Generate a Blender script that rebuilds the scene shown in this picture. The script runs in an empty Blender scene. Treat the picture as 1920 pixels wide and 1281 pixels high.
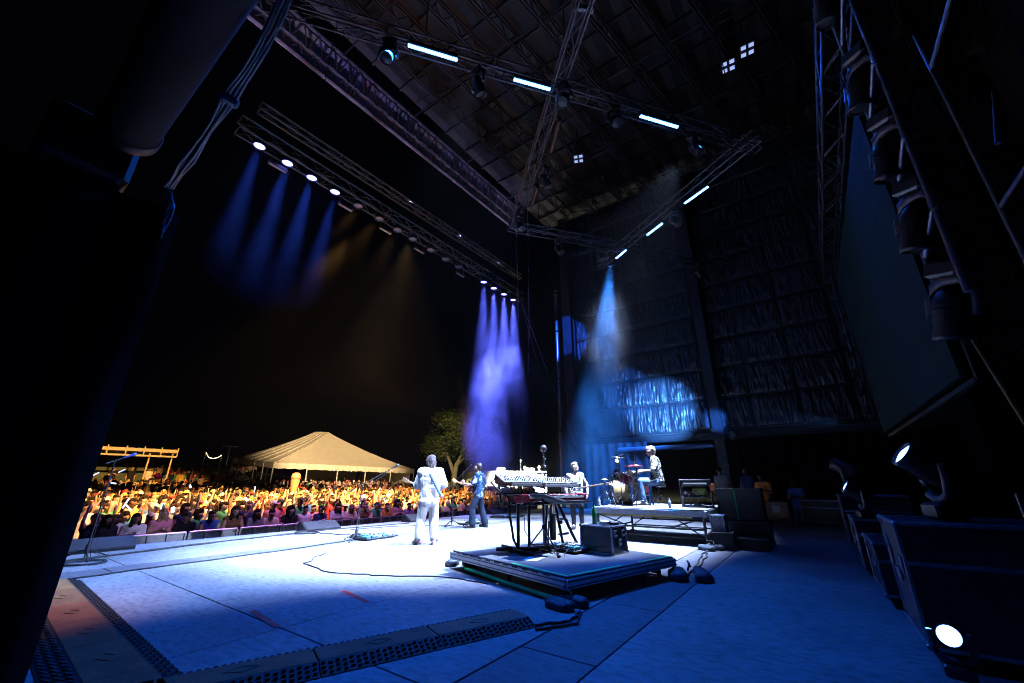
import bpy, bmesh, math, random
import numpy as np
from mathutils import Vector, Matrix, Euler, noise
random.seed(7)
PI = math.pi; R = math.radians
S = bpy.context.scene
COL = S.collection

# ------------------------------------------------------------------ camera, world, exposure
cam_d = bpy.data.cameras.new('camera'); cam_d.lens = 14.03; cam_d.sensor_width = 36; cam_d.clip_start = .05; cam_d.clip_end = 600
cam = bpy.data.objects.new('camera', cam_d); COL.objects.link(cam)
cam.location = (0, 0, 1.2); cam.rotation_euler = (R(90 + 19.64), 0, R(35.7))
S.camera = cam
W = bpy.data.worlds.new('World'); S.world = W; W.use_nodes = True
bg = W.node_tree.nodes['Background']; bg.inputs[0].default_value = (.02, .025, .05, 1); bg.inputs[1].default_value = .02
S.view_settings.view_transform = 'Standard'; S.view_settings.look = 'None'
S.view_settings.exposure = 0; S.view_settings.gamma = 1; S.view_settings.use_curve_mapping = False
cy_ = S.cycles
cy_.use_denoising = True; cy_.max_bounces = 6; cy_.diffuse_bounces = 3; cy_.glossy_bounces = 2; cy_.volume_bounces = 0
cy_.sample_clamp_indirect = 4; cy_.caustics_reflective = False; cy_.caustics_refractive = False
cy_.volume_step_rate = 2.0; cy_.volume_max_steps = 128; cy_.use_light_tree = True; cy_.pixel_filter_type = 'BLACKMAN_HARRIS'; cy_.filter_width = 1.05

# ------------------------------------------------------------------ lamps of the rig, with added lamps where no fixture is lit
def spot(name, loc, aim, power, rgb, deg, blend=.3, size=.08, parent=None):
    d = bpy.data.lights.new(name, 'SPOT'); d.energy = power; d.color = rgb; d.spot_size = R(deg); d.spot_blend = blend
    d.shadow_soft_size = size
    o = bpy.data.objects.new(name, d); COL.objects.link(o); o.location = loc
    o.rotation_euler = (Vector(aim) - Vector(loc)).to_track_quat('-Z', 'Y').to_euler()
    return o
VIO = (.12, .13, 1.0); WHT = (.47, .62, 1.0); WRM = (1.0, .5, .13)
FX, FZ = -11.3, 10.55
LIT_A = [3.06, 3.87, 4.64, 5.46]; LIT_B = [13.35, 14.15, 15.0, 15.83]
UNLIT = [6.35, 7.25, 8.1, 8.87, 9.84, 10.73, 11.55]
for y in LIT_A: spot('beam_light', (FX, y, FZ - .12), (FX - .9, y - .25, 0), 9000, (.04, .12, 1), 15, .95, .1)
for y in LIT_B: spot('beam_light', (FX, y, FZ - .12), (FX - .1, y + .35, 0), 36000, (.10, .13, 1), 16, .9, .1)
# stage wash from added lamps, set apart from the lit bars of the diamond truss
spot('wash_light', (-1.5, 10.6, 10.3), (-6.3, 8.3, 0), 70000, WHT, 50, .5, .15)
spot('case_light', (.5, 8.28, 1.28), (-7.2, 6.45, 1.02), 3600, (.62, .7, 1), 13, .6, .05)
spot('wash_light', (-4.0, 14.8, 10.3), (-6.4, 11.6, 0), 24000, WHT, 58, .6, .15)
spot('wash_light', (-4.9, 5.0, 10.3), (-7.8, 6.6, 0), 34000, WHT, 46, .6, .15)
spot('wash_light', (-5.0, 8.3, 10.3), (-8.8, 4.2, 0), 32000, (.28, .46, 1), 44, .8, .15)
# added blue fill lamps over the wings and the stage
spot('blue_wash_light', (-.9, 10.4, 10.3), (.2, 4.5, 0), 1500, (.002, .09, 1), 95, .6, .2)
spot('blue_wash_light', (-5.9, 3.5, 10.3), (-4.2, 2.4, 0), 4200, (.006, .13, 1), 74, .8, .2)
spot('blue_wash_light', (-5.2, 8.6, 10.3), (-5.4, 4.8, 0), 6000, (.012, .15, 1), 74, .9, .2)
spot('blinder_light', (FX + .2, 6.35, FZ - .1), (-6.4, 1.0, 0), 4200, (1, .5, .14), 12, 1, .15)  # added warm lamp at an unlit fixture, warms the near ramp
# visible blue beam onto the bass player, pattern light on the wall, added warm lamps on the crowd
spot('beam_light', (-5.3, 14.7, 10.4), (-8.8, 18.7, 0), 24000, (.03, .24, 1), 23, .95, .1)
spot('beam_light', (-3.1, 17.2, 10.3), (-8.6, 20.6, 1.4), 14000, (.03, .22, 1), 30, .6, .1)
spot('wall_light', (.35, 5.05, 1.75), (-5.75, 21, 4.75), 165000, (.09, .34, 1), 12.5, .75, .04)
spot('wall_light', (.35, 5.05, 1.75), (-7.5, 21, 5.9), 45000, (.05, .24, 1), 9.5, .5, .04)
spot('wall_light', (.3, 6.2, 1.1), (-3.1, 20.1, 3.9), 38000, (.04, .22, 1), 4.6, .9, .04)
spot('edge_light', (-9.2, 16.2, 10.3), (-10.6, 20.2, 9.6), 3500, (.02, .12, 1), 34, .1, .04)
for y, ty, pw in ((7.25, 5.5, .9), (8.1, 9.5, 1.0), (8.87, 13.5, 1.0), (8.87, 17.5, 1.0)):
    spot('blinder_light', (FX - .25, y, FZ - .1), (-20.5, ty, -.2), 58000 * pw, WRM, 46, .7, .15)  # added warm lamps at unlit fixtures, brighten the crowd
spot('blinder_light', (FX - .25, 8.87, FZ - .1), (-44, 27, 4), 115000, (1, .7, .38), 27, .7, .15)  # added lamp that brightens the tent
spot('blinder_light', (FX - .25, 8.87, FZ - .1), (-31, 32.5, 4), 42000, (1, .85, .4), 17, .8, .15)  # added lamp that brings out the tree
spot('blinder_light', (FX - .25, 7.25, FZ - .1), (-46, 10.5, 2.2), 90000, WRM, 17, .7, .15)  # added lamp that brightens the food stand
for y in (8.1, 9.84): spot('violet_spill_light', (FX - .2, y, FZ - .15), (-15.2, y - 1.6 + (y - 8) * 1.6, -1), 4200, (.46, .2, .72), 58, .6, .15)  # added spill lamps at unlit fixtures, tint the front rows
spot('lens_glow_light', (.43, 4.3, .36), (-.6, 1.0, .8), 60, (.03, .2, 1), 60, .5, .07)

# ------------------------------------------------------------------ materials
_mats = {}
def M(name, rgb, rough=.6, metal=0.0, var=.25, scale=6.0, bump=0.0, bscale=40.0, emit=None, es=0.0, coat=0.0):
    if name in _mats: return _mats[name]
    m = bpy.data.materials.new(name); m.use_nodes = True; nt = m.node_tree; b = nt.nodes['Principled BSDF']
    b.inputs['Roughness'].default_value = rough; b.inputs['Metallic'].default_value = metal
    if rough >= .8: b.inputs['Specular IOR Level'].default_value = .12
    if coat: b.inputs['Coat Weight'].default_value = coat
    tc = nt.nodes.new('ShaderNodeTexCoord')
    if var > 0:
        n = nt.nodes.new('ShaderNodeTexNoise'); n.inputs['Scale'].default_value = scale; n.inputs['Detail'].default_value = 5
        nt.links.new(tc.outputs['Object'], n.inputs['Vector'])
        r = nt.nodes.new('ShaderNodeValToRGB')
        r.color_ramp.elements[0].position = .3; r.color_ramp.elements[1].position = .7
        r.color_ramp.elements[0].color = [c * (1 - var) for c in rgb] + [1]; r.color_ramp.elements[1].color = [min(1, c * (1 + var)) for c in rgb] + [1]
        nt.links.new(n.outputs['Fac'], r.inputs['Fac']); nt.links.new(r.outputs['Color'], b.inputs['Base Color'])
    else: b.inputs['Base Color'].default_value = (*rgb, 1)
    if bump > 0:
        n2 = nt.nodes.new('ShaderNodeTexNoise'); n2.inputs['Scale'].default_value = bscale; n2.inputs['Detail'].default_value = 4
        nt.links.new(tc.outputs['Object'], n2.inputs['Vector'])
        bp = nt.nodes.new('ShaderNodeBump'); bp.inputs['Strength'].default_value = bump; bp.inputs['Distance'].default_value = .02
        nt.links.new(n2.outputs['Fac'], bp.inputs['Height']); nt.links.new(bp.outputs['Normal'], b.inputs['Normal'])
    if emit: b.inputs['Emission Color'].default_value = (*emit, 1); b.inputs['Emission Strength'].default_value = es
    _mats[name] = m; return m

def concrete(name, rgb):
    m = M(name, rgb, .62, 0, .16, .9, .12, 60)
    nt = m.node_tree; b = nt.nodes['Principled BSDF']; lk = b.inputs['Base Color'].links[0].from_socket
    tc = [n for n in nt.nodes if n.type == 'TEX_COORD'][0]
    # scuffs: stretched fine noise and dark specks
    mp = nt.nodes.new('ShaderNodeMapping'); mp.inputs['Scale'].default_value = (4, 9, 1); nt.links.new(tc.outputs['Object'], mp.inputs['Vector'])
    n = nt.nodes.new('ShaderNodeTexNoise'); n.inputs['Scale'].default_value = 2.2; n.inputs['Detail'].default_value = 8; nt.links.new(mp.outputs[0], n.inputs['Vector'])
    r = nt.nodes.new('ShaderNodeValToRGB'); r.color_ramp.elements[0].position = .32; r.color_ramp.elements[0].color = (.45, .45, .48, 1); r.color_ramp.elements[1].position = .55; r.color_ramp.elements[1].color = (1, 1, 1, 1)
    nt.links.new(n.outputs['Fac'], r.inputs['Fac'])
    mx = nt.nodes.new('ShaderNodeMixRGB'); mx.blend_type = 'MULTIPLY'; mx.inputs[0].default_value = .8
    nt.links.new(lk, mx.inputs[1]); nt.links.new(r.outputs['Color'], mx.inputs[2])
    ns = nt.nodes.new('ShaderNodeTexNoise'); ns.inputs['Scale'].default_value = .55; ns.inputs['Detail'].default_value = 9; ns.inputs['Roughness'].default_value = .7; nt.links.new(tc.outputs['Object'], ns.inputs['Vector'])
    rs = nt.nodes.new('ShaderNodeValToRGB'); rs.color_ramp.elements[0].position = .38; rs.color_ramp.elements[0].color = (.62, .62, .66, 1); rs.color_ramp.elements[1].position = .6; rs.color_ramp.elements[1].color = (1, 1, 1, 1); nt.links.new(ns.outputs['Fac'], rs.inputs['Fac'])
    ms = nt.nodes.new('ShaderNodeMixRGB'); ms.blend_type = 'MULTIPLY'; ms.inputs[0].default_value = .85; nt.links.new(mx.outputs[0], ms.inputs[1]); nt.links.new(rs.outputs['Color'], ms.inputs[2]); mx = ms
    v = nt.nodes.new('ShaderNodeTexVoronoi'); v.inputs['Scale'].default_value = 1.6; nt.links.new(tc.outputs['Object'], v.inputs['Vector'])
    r2 = nt.nodes.new('ShaderNodeValToRGB'); r2.color_ramp.elements[0].position = .012; r2.color_ramp.elements[0].color = (.1, .1, .1, 1); r2.color_ramp.elements[1].position = .03
    nt.links.new(v.outputs['Distance'], r2.inputs['Fac'])
    mx2 = nt.nodes.new('ShaderNodeMixRGB'); mx2.blend_type = 'MULTIPLY'; mx2.inputs[0].default_value = .8
    nt.links.new(mx.outputs[0], mx2.inputs[1]); nt.links.new(r2.outputs['Color'], mx2.inputs[2]); nt.links.new(mx2.outputs[0], b.inputs['Base Color'])
    return m

BLK = M('black_steel', (.02, .02, .022), .5, .3, .3, 10, .1)
BLKP = M('black_plastic', (.015, .015, .017), .42, 0, .3, 12)
ALU = M('aluminium', (.55, .57, .6), .33, .9, .15, 14, .05)
DALU = M('weathered_truss', (.075, .08, .092), .42, .8, .25, 9, .1)
CHR = M('chrome', (.75, .76, .78), .12, 1, .05, 10)
RUB = M('black_rubber', (.012, .012, .013), .7, 0, .4, 18, .4, 60)
GRN = M('green_tape', (.05, .8, .25), .6, 0, .1, 10, emit=(.05, .8, .25), es=0)
LENS = M('lit_violet_lens', (.8, .8, 1), .4, 0, 0, emit=(.17, .17, 1), es=9)
LENSB = M('lit_blue_lens', (.8, .9, 1), .4, 0, 0, emit=(.14, .3, 1), es=8)
BARL = M('lit_bar_cells', (.8, .9, 1), .4, 0, 0, emit=(.10, .33, 1), es=9)
LENSD = M('unlit_lens', (.10, .2, .35), .15, 0, .3, 60, coat=.6)
WARMB = M('warm_bulb', (1, .9, .7), .4, 0, 0, emit=(1, .72, .36), es=60)
WHTB = M('flood_lamp', (1, .95, .85), .4, 0, 0, emit=(1, .9, .66), es=90)
PLY = M('plywood', (.32, .22, .12), .6, 0, .25, 4, .1)
TAN = M('tan_plate', (.27, .13, .04), .7, 0, .3, 5, .25, 50)
ORG = M('orange_plate', (.2, .06, .025), .65, 0, .3, 5, .25, 50)

# ------------------------------------------------------------------ mesh helpers
class MB:
    def __init__(s): s.v = []; s.f = []; s.m = []; s.sm = []
    def add(s, vs, fs, mi=0, smooth=False):
        o = len(s.v); s.v += [tuple(p) for p in vs]
        for f in fs: s.f.append([i + o for i in f]); s.m.append(mi); s.sm.append(smooth)
        return s
    def box(s, c, d, rot=None, mi=0):
        x, y, z = [q / 2 for q in d]
        vs = [Vector((a, b, e)) for a in (-x, x) for b in (-y, y) for e in (-z, z)]
        if rot is not None:
            mt = rot if isinstance(rot, Matrix) else Euler(rot).to_matrix(); vs = [mt @ p for p in vs]
        vs = [p + Vector(c) for p in vs]
        return s.add(vs, [(0, 1, 3, 2), (4, 6, 7, 5), (0, 4, 5, 1), (2, 3, 7, 6), (0, 2, 6, 4), (1, 5, 7, 3)], mi)
    def bbox(s, c, d, b=.01, rot=None, mi=0):          # box with chamfered vertical and top edges
        x, y, z = [q / 2 for q in d]; b = min(b, x * .9, y * .9, z * .9)
        def ring(k, zz): return [(-k[0] + b, -k[1], zz), (k[0] - b, -k[1], zz), (k[0], -k[1] + b, zz), (k[0], k[1] - b, zz), (k[0] - b, k[1], zz), (-k[0] + b, k[1], zz), (-k[0], k[1] - b, zz), (-k[0], -k[1] + b, zz)]
        rs = [ring((x - b, y - b), -z), ring((x, y), -z + b), ring((x, y), z - b), ring((x - b, y - b), z)]
        vs = [Vector(p) for r in rs for p in r]
        if rot is not None:
            mt = rot if isinstance(rot, Matrix) else Euler(rot).to_matrix(); vs = [mt @ p for p in vs]
        vs = [p + Vector(c) for p in vs]; fs = []
        for k in range(3):
            for i in range(8): j = (i + 1) % 8; fs.append((k * 8 + i, k * 8 + j, k * 8 + 8 + j, k * 8 + 8 + i))
        fs += [tuple(range(7, -1, -1)), tuple(range(24, 32))]
        return s.add(vs, fs, mi)
    def cyl(s, a, b, ra, rb=None, n=8, mi=0, cap=True, smooth=True):
        a = Vector(a); b = Vector(b); rb = ra if rb is None else rb; d = b - a
        if d.length < 1e-6: return s
        q = d.to_track_quat('Z', 'Y'); vs = []
        for p, r in ((a, ra), (b, rb)):
            for i in range(n): t = 2 * PI * i / n; vs.append(p + q @ Vector((math.cos(t) * r, math.sin(t) * r, 0)))
        s.add(vs, [(i, (i + 1) % n, n + (i + 1) % n, n + i) for i in range(n)], mi, smooth)
        if cap: s.add(vs, [tuple(range(n - 1, -1, -1)), tuple(range(n, 2 * n))], mi)
        return s
    def tube(s, pts, r, n=6, mi=0):
        pts = [Vector(p) for p in pts]; vs = []; k = len(pts); up = Vector((0, 0, 1))
        for i, p in enumerate(pts):
            d = (pts[min(i + 1, k - 1)] - pts[max(i - 1, 0)]).normalized()
            a = d.cross(up if abs(d.z) < .9 else Vector((1, 0, 0))).normalized(); b = d.cross(a)
            rr = r[i] if isinstance(r, (list, tuple)) else r
            for j in range(n): t = 2 * PI * j / n; vs.append(p + (a * math.cos(t) + b * math.sin(t)) * rr)
        fs = [(i * n + j, i * n + (j + 1) % n, (i + 1) * n + (j + 1) % n, (i + 1) * n + j) for i in range(k - 1) for j in range(n)]
        s.add(vs, fs, mi, True); return s.add(vs, [tuple(range(n)), tuple(range(k * n - 1, (k - 1) * n - 1, -1))], mi)
    def lathe(s, prof, c, axis=(0, 0, 1), n=16, mi=0, smooth=True):
        q = Vector(axis).to_track_quat('Z', 'Y'); c = Vector(c); vs = []; k = len(prof)
        for r, z in prof:
            for j in range(n): t = 2 * PI * j / n; vs.append(c + q @ Vector((r * math.cos(t), r * math.sin(t), z)))
        return s.add(vs, [(i * n + j, i * n + (j + 1) % n, (i + 1) * n + (j + 1) % n, (i + 1) * n + j) for i in range(k - 1) for j in range(n)], mi, smooth)
    def sph(s, c, r, n=10, m=6, mi=0, rot=None):
        r = (r, r, r) if not isinstance(r, (tuple, list)) else r; vs = []
        for i in range(m + 1):
            ph = PI * i / m
            for j in range(n):
                t = 2 * PI * j / n; p = Vector((r[0] * math.sin(ph) * math.cos(t), r[1] * math.sin(ph) * math.sin(t), r[2] * math.cos(ph)))
                if rot is not None: p = Euler(rot).to_matrix() @ p
                vs.append(p + Vector(c))
        return s.add(vs, [(i * n + j, (i + 1) * n + j, (i + 1) * n + (j + 1) % n, i * n + (j + 1) % n) for i in range(m) for j in range(n)], mi, True)
    def mesh(s, name, mats):
        me = bpy.data.meshes.new(name); me.from_pydata(s.v, [], s.f)
        for m in (mats if isinstance(mats, (list, tuple)) else [mats]): me.materials.append(m)
        me.polygons.foreach_set('material_index', s.m); me.polygons.foreach_set('use_smooth', s.sm); me.update(); return me
    def build(s, name, mats, parent=None, **k):
        o = bpy.data.objects.new(name, s.mesh(name, mats)); COL.objects.link(o)
        if parent: o.parent = parent
        return tag(o, **k)
def tag(o, label=None, cat=None, group=None, kind=None):
    if label: o['label'] = label
    if cat: o['category'] = cat
    if group: o['group'] = group
    if kind: o['kind'] = kind
    return o
def thing(name, label, cat, loc=(0, 0, 0), rz=0, group=None):
    o = bpy.data.objects.new(name, None); o.empty_display_size = .1; COL.objects.link(o); o.location = loc; o.rotation_euler = (0, 0, rz)
    return tag(o, label, cat, group)
def copy_tree(o, parent=None):
    c = o.copy(); COL.objects.link(c)
    if parent: c.parent = parent
    for ch in list(o.children): copy_tree(ch, c)
    return c
def inst(name, me, parent, loc=(0, 0, 0), rot=(0, 0, 0), sc=(1, 1, 1)):
    o = bpy.data.objects.new(name, me); COL.objects.link(o); o.parent = parent; o.location = loc; o.rotation_euler = rot; o.scale = sc; return o
def seg(nm, par, a, b, r=.02, mat=None, n=8): return MB().cyl(a, b, r, n=n).build(nm, mat or BLK, par)
def lerp(a, b, t): return Vector(a) * (1 - t) + Vector(b) * t

# ================================================================== the setting
def gz(x, y):
    d = max(0, -x - 18); return -1.2 + .042 * min(d, 22) + .075 * max(0, d - 24) * (1 if y < 40 else .5)
g = MB(); nx, ny = 44, 40
xs = [-13 - 140 * (i / nx) ** 1.5 for i in range(nx + 1)]; ys = [-60 + 190 * j / ny for j in range(ny + 1)]
xs = [90, 12, -11.5] + xs
g.add([(x, y, gz(x, y) if x < -12 else -1.2) for x in xs for y in ys],
      [(i * (ny + 1) + j, (i + 1) * (ny + 1) + j, (i + 1) * (ny + 1) + j + 1, i * (ny + 1) + j + 1) for i in range(len(xs) - 1) for j in range(ny)], 0, True)
g.build('ground', M('trodden_lawn', (.07, .07, .035), .9, 0, .4, .6, .4, 8), kind='structure')

fl = MB().box((-1.4, 7.5, -.62), (20.9, 27.6, 1.16)).build('stage_floor', M('joint_shadow', (.03, .03, .035), .9), kind='structure')  # dark underlay seen in the gaps between slabs
CON = concrete('stage_concrete', (.23, .235, .25)); COV = concrete('cover_steel', (.13, .13, .15))
XC = [-11.84, -9.05, -8.5, -4.1, -2.14, -1.5, 3, 9]; YC = [-6.2, -2.5, 2.2, 6.9, 11.6, 16.3, 21.2]
for i in range(7):
    band = i in (1, 4)
    ycs = YC if not band else [-6.2 + 1.55 * k + (.4 if i == 1 else 0) for k in range(18)]
    for j in range(len(ycs) - 1):
        w = XC[i + 1] - XC[i] - .014; l = ycs[j + 1] - ycs[j] - .014
        MB().bbox(((XC[i] + XC[i + 1]) / 2, (ycs[j] + ycs[j + 1]) / 2, -.019 - (.002 if band else 0)), (w, l, .036), .004).build('cover_plate' if band else 'floor_slab', COV if band else CON, fl)
lip = MB().bbox((-11.9, 7.5, -.07), (.1, 27.6, .12), .02).build('stage_edge', M('edge_steel', (.3, .31, .34), .5, .5), fl)
# worn red spike tape strips on the floor
for k, (a, b, lab) in enumerate((((-4.85, 2.28), (-4.14, 2.19), 'faded red tape strip on the floor beside the long seam'), ((-4.83, 3.27), (-4.15, 3.14), 'faded red tape strip on the bare floor toward the keyboard riser'))):
    t = MB(); d = (Vector((*b, 0)) - Vector((*a, 0))); n = Vector((-d.y, d.x, 0))  .normalized() * .03
    A = Vector((*a, .004)); B = Vector((*b, .004)); t.add([A - n, B - n, B + n, A + n], [(0, 1, 2, 3)])
    t.build('floor_tape', M('red_tape', (.55, .05, .05), .7, 0, .4, 30), label=lab, cat='tape', group='red tape strips on the stage floor')

# ---- stage-left side wall of quilted panels
wall = thing('side_wall', 'tall dark quilted insulation wall closing the side of the stage behind the drummer', 'wall', (0, 20.95, 0))
VIN = M('quilted_vinyl', (.016, .021, .031), .38, 0, .3, 5, .5, 22)
def quilt(w, h, seed):
    rr = random.Random(seed); nx, nz = 54, 16; b = MB(); vs = []
    for i in range(nx + 1):
        for k in range(nz + 1):
            u, v = i / nx, k / nz
            edge = min(1, 9 * min(u, 1 - u)) * min(1, 7 * min(v, 1 - v))
            fold = noise.noise(Vector((u * 27 + seed * 7.1, v * 2.2 + .7 * math.sin(u * 9 + seed), seed))) * .055 + noise.noise(Vector((u * 6, v * 5, seed + 9))) * .03
            vs.append(((u - .5) * w, -(.045 + fold) * edge ** .6 + .0, (v - .5) * h))
    b.add(vs, [(i * (nz + 1) + k, (i + 1) * (nz + 1) + k, (i + 1) * (nz + 1) + k + 1, i * (nz + 1) + k + 1) for i in range(nx) for k in range(nz)], 0, True)
    return b.mesh('wall_panel', VIN)
qs = [quilt(1.76, 1.36, s) for s in range(9)]
rnd = random.Random(3)
PX = [-9.9 + 1.83 * k for k in range(11)]
for r in range(10):
    for i, x in enumerate(PX):
        inst('wall_panel', qs[(i * 4 + r * 2 + rnd.randint(0, 3)) % 9], wall, (x, -.03, 3.6 + 1.45 * r + .72), (0, 0, 0), (1, 1, 1))
MB().box((-.7, .12, 10.8), (20.6, .12, 14.6)).build('wall_backing', M('wall_sheet', (.03, .03, .035), .7), wall)
GIRT = M('girt_steel', (.03, .035, .046), .45, .4)
for r in range(11): MB().bbox((-.7, -.05, 3.6 + 1.45 * r), (20.5, .11, .06), .01).build('girt', GIRT, wall)
MB().bbox((-.7, -.04, 3.3), (20.6, .28, .34), .02).build('sill_beam', GIRT, wall)
def hcol(name, label, x, y, h, w=.42, d=.5):
    t = thing(name, label, 'column', (x, y, 0))
    MB().box((0, -d / 2, h / 2), (w, .035, h)).build('flange', GIRT, t); MB().box((0, d / 2, h / 2), (w, .035, h)).build('flange', GIRT, t)
    MB().box((0, 0, h / 2), (.03, d - .035, h)).build('web', GIRT, t); MB().box((0, 0, .02), (w + .15, d + .15, .04)).build('base_plate', GIRT, t); return t
c1 = hcol('steel_column', 'tall wide-flange steel column in the middle of the quilted wall', -3.12, 20.35, 17.8)
MB().box((0, -.34, 3.3), (.5, .06, .5)).build('splice_plate', GIRT, c1)
hcol('steel_column', 'blue-edged steel column at the audience end of the quilted wall', -10.35, 20.3, 17.8, .55)
hcol('steel_column', 'shadowed steel column behind the upstage end of the quilted wall', 4.6, 20.3, 17.8)
t = thing('standing_pipe', 'slim upright pipe lit blue beside the column at the open stage corner', 'pipe', (-11.2, 20.35, 0))
MB().cyl((0, 0, 0), (0, 0, 12.9), .11, n=12).build('pipe', ALU, t); MB().box((0, 0, .02), (.5, .5, .04)).build('base_plate', BLK, t)
for z in (4, 7, 10, 12.6): MB().cyl((0, 0, z), (0, 0, z + .12), .15, n=12).build('clamp', BLK, t)
# cable tray and tarp roll under the wall, work lights on the column
t = MB().bbox((-5.7, 20.6, 2.85), (4.6, .35, .22), .06).build('tarp_roll', M('blue_tarp', (.16, .24, .38), .5, 0, .2, 6, .3, 20), label='rolled blue tarp hung under the wall sill behind the drums', cat='tarp')
t = thing('work_light', 'small round work light clamped on the middle column under the wall', 'lamp', (-2.7, 20.05, 3.2))
MB().lathe([(.0, 0), (.12, .01), (.2, .16), (.21, .2)], (0, 0, 0), (.5, -.7, -.2)).build('reflector', ALU, t); MB().cyl((0, 0, 0), (-.25, .1, .1), .03).build('arm', BLK, t)
# black drapes in the opening under the wall
def drape(w, h, folds, depth, seed, nz=6):
    b = MB(); nx = folds * 6; vs = []
    for i in range(nx + 1):
        for k in range(nz + 1):
            u, v = i / nx, k / nz
            vs.append(((u - .5) * w, depth * math.sin(u * folds * 2 * PI + .8 * noise.noise(Vector((u * 5, v * 2, seed)))) * (1 - .4 * v) + depth * .8 * noise.noise(Vector((u * 9, v * 3, seed + 4))), v * h))
    b.add(vs, [(i * (nz + 1) + k, (i + 1) * (nz + 1) + k, (i + 1) * (nz + 1) + k + 1, i * (nz + 1) + k + 1) for i in range(nx) for k in range(nz)], 0, True); return b
VEL = M('black_velour', (.006, .006, .007), .9, 0, .3, 6)
o = drape(4.2, 3.2, 9, .09, 2).build('stage_drape', M('blue_grey_drape', (.10, .12, .16), .85, 0, .3, 4), label='pleated drape hanging under the wall behind the bass player', cat='drape'); o.location = (-8.6, 20.6, 0)
o = drape(9.6, 3.2, 20, .09, 5).build('stage_drape', VEL, label='long black drape closing the opening upstage of the middle column', cat='drape'); o.location = (2.2, 21.3, 0)

# ---- roof
ROOFZ = 17.4
roof = thing('stage_roof', 'dark steel roof with joists and ribbed deck over the stage', 'roof', (0, 0, 0))
DECK = M('roof_deck', (.005, .0055, .008), .6, .2, .35, 1.2, .15, 6); JST = M('joist_steel', (.02, .018, .022), .5, .4, .25, 4)
for k in range(18):
    y = -5.5 + 1.5 * k; b = MB(); n = 56
    vs = []
    for i in range(n + 1):
        x = -12.2 + 21 * i / n
        for q in (0, 1): vs.append((x, y + 1.47 * q, ROOFZ + 1.2 + (.05 if (i // 1) % 2 else 0)))
    b.add(vs, [(2 * i, 2 * i + 1, 2 * i + 3, 2 * i + 2) for i in range(n)]); b.build('roof_panel', DECK, roof)
    MB().box((-1.7, y, ROOFZ + 1.13), (21, .07, .1)).build('purlin', JST, roof)
for k in range(15):
    f = k / 14; x0 = -11.2 + 12.9 * f; sl = .06 + .26 * min(1, f * 1.6); x1 = x0 + sl * 26; a = Vector((x0 - .0, -5.5, ROOFZ)); b = Vector((x1, 20.6, ROOFZ))
    J = MB(); up = Vector((0, 0, .85)); side = Vector((.055, 0, 0))
    for s in (-1, 1): J.tube([a + side * s, b + side * s], .04, 4); J.tube([a + up + side * s, b + up + side * s], .04, 4)
    nn = 26
    for i in range(nn):
        p = lerp(a, b, i / nn); q = lerp(a, b, (i + .5) / nn); r = lerp(a, b, (i + 1) / nn)
        J.cyl(p, q + up, .02, n=4, cap=False); J.cyl(q + up, r, .02, n=4, cap=False)
    J.build('joist', JST, roof)
# cross bridging
for k in range(7):
    y = -2 + 3.6 * k; MB().tube([(-12, y, ROOFZ + .1), (9, y, ROOFZ + .1)], .035, 4).build('bridging', JST, roof)
    MB().tube([(-12, y, ROOFZ + .95), (9, y + 1.2, ROOFZ + .3)], .03, 4).build('bridging', JST, roof)
# back wall (upstage) and near-side darkness
MB().box((9.1, 7.5, 9), (.2, 28, 20)).build('back_wall', M('dark_block', (.02, .021, .024), .85, 0, .3, .5), label='dark blockwork wall far upstage behind the video screen', cat='wall')

def gird(z0, y): return z0 + .031 * y
girder = thing('roof_girder', 'long steel lattice girder with coloured fascia panels along the roof front', 'girder', (-12.3, 0, 0))
GB = M('girder_steel', (.07, .06, .065), .5, .4, .3, 4)
for dz, nm, r in ((0, 'bottom_chord', .085), (.62, 'middle_chord', .06), (1.75, 'top_chord', .09)):
    MB().bbox((0, 7, gird(15.8, 7) + dz), (r * 1.6, 21.5, r * 1.2), .02, (math.atan(.031), 0, 0)).build(nm, GB, girder)
wb = MB(); Y0, Y1 = -3.4, 17.5; nn = 34
for i in range(nn):
    ya = Y0 + (Y1 - Y0) * i / nn; yb = Y0 + (Y1 - Y0) * (i + 1) / nn; ym = (ya + yb) / 2
    for (p, q, r) in (((ya, 0), (ym, .62), .022), ((ym, .62), (yb, 0), .022), ((ya, .62), (ym, 1.75), .03), ((ym, 1.75), (yb, .62), .03)):
        wb.cyl((0, p[0], gird(15.8, p[0]) + p[1]), (0, q[0], gird(15.8, q[0]) + q[1]), r, n=5, cap=False)
    if i % 5 == 0:
        for d in (-.15, 0, .15): wb.cyl((0, ya + d, gird(15.8, ya)), (0, ya + d, gird(15.8, ya) + 1.75), .03, n=5, cap=False)
wb.build('web', GB, girder, kind='stuff')
fc = [(.42, .36, .5), (.3, .3, .55), (.5, .42, .34), (.28, .36, .38), (.55, .34, .42), (.4, .4, .52), (.46, .45, .38)]
for i in range(22):
    y = -3.2 + .945 * i; m = M('fascia_%d' % (i * 5 % 7), fc[i * 5 % 7], .6, 0, .3, 3)
    MB().box((-.13, y + .47, gird(15.8, y) + .34), (.03, .93, .55), (math.atan(.031), 0, 0)).build('fascia_panel', m, girder)
    m = M('fascia_%d' % ((i * 3 + 2) % 7), fc[(i * 3 + 2) % 7], .6, 0, .3, 3)
    MB().box((-.13, y + .47, gird(15.8, y) + 1.2), (.03, .93, 1.02), (math.atan(.031), 0, 0)).build('fascia_panel', m, girder)
for y in (2.6, 5.5, 8.5, 11.5, 14.5, 16.5): spot('fascia_light', (-11.2, y, 11.95), (-12.6, y + .2, 16.7), 1500, (.5, .42, 1), 44, .9, .1)  # added lamps without fixtures, light the fascia panels from below
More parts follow.
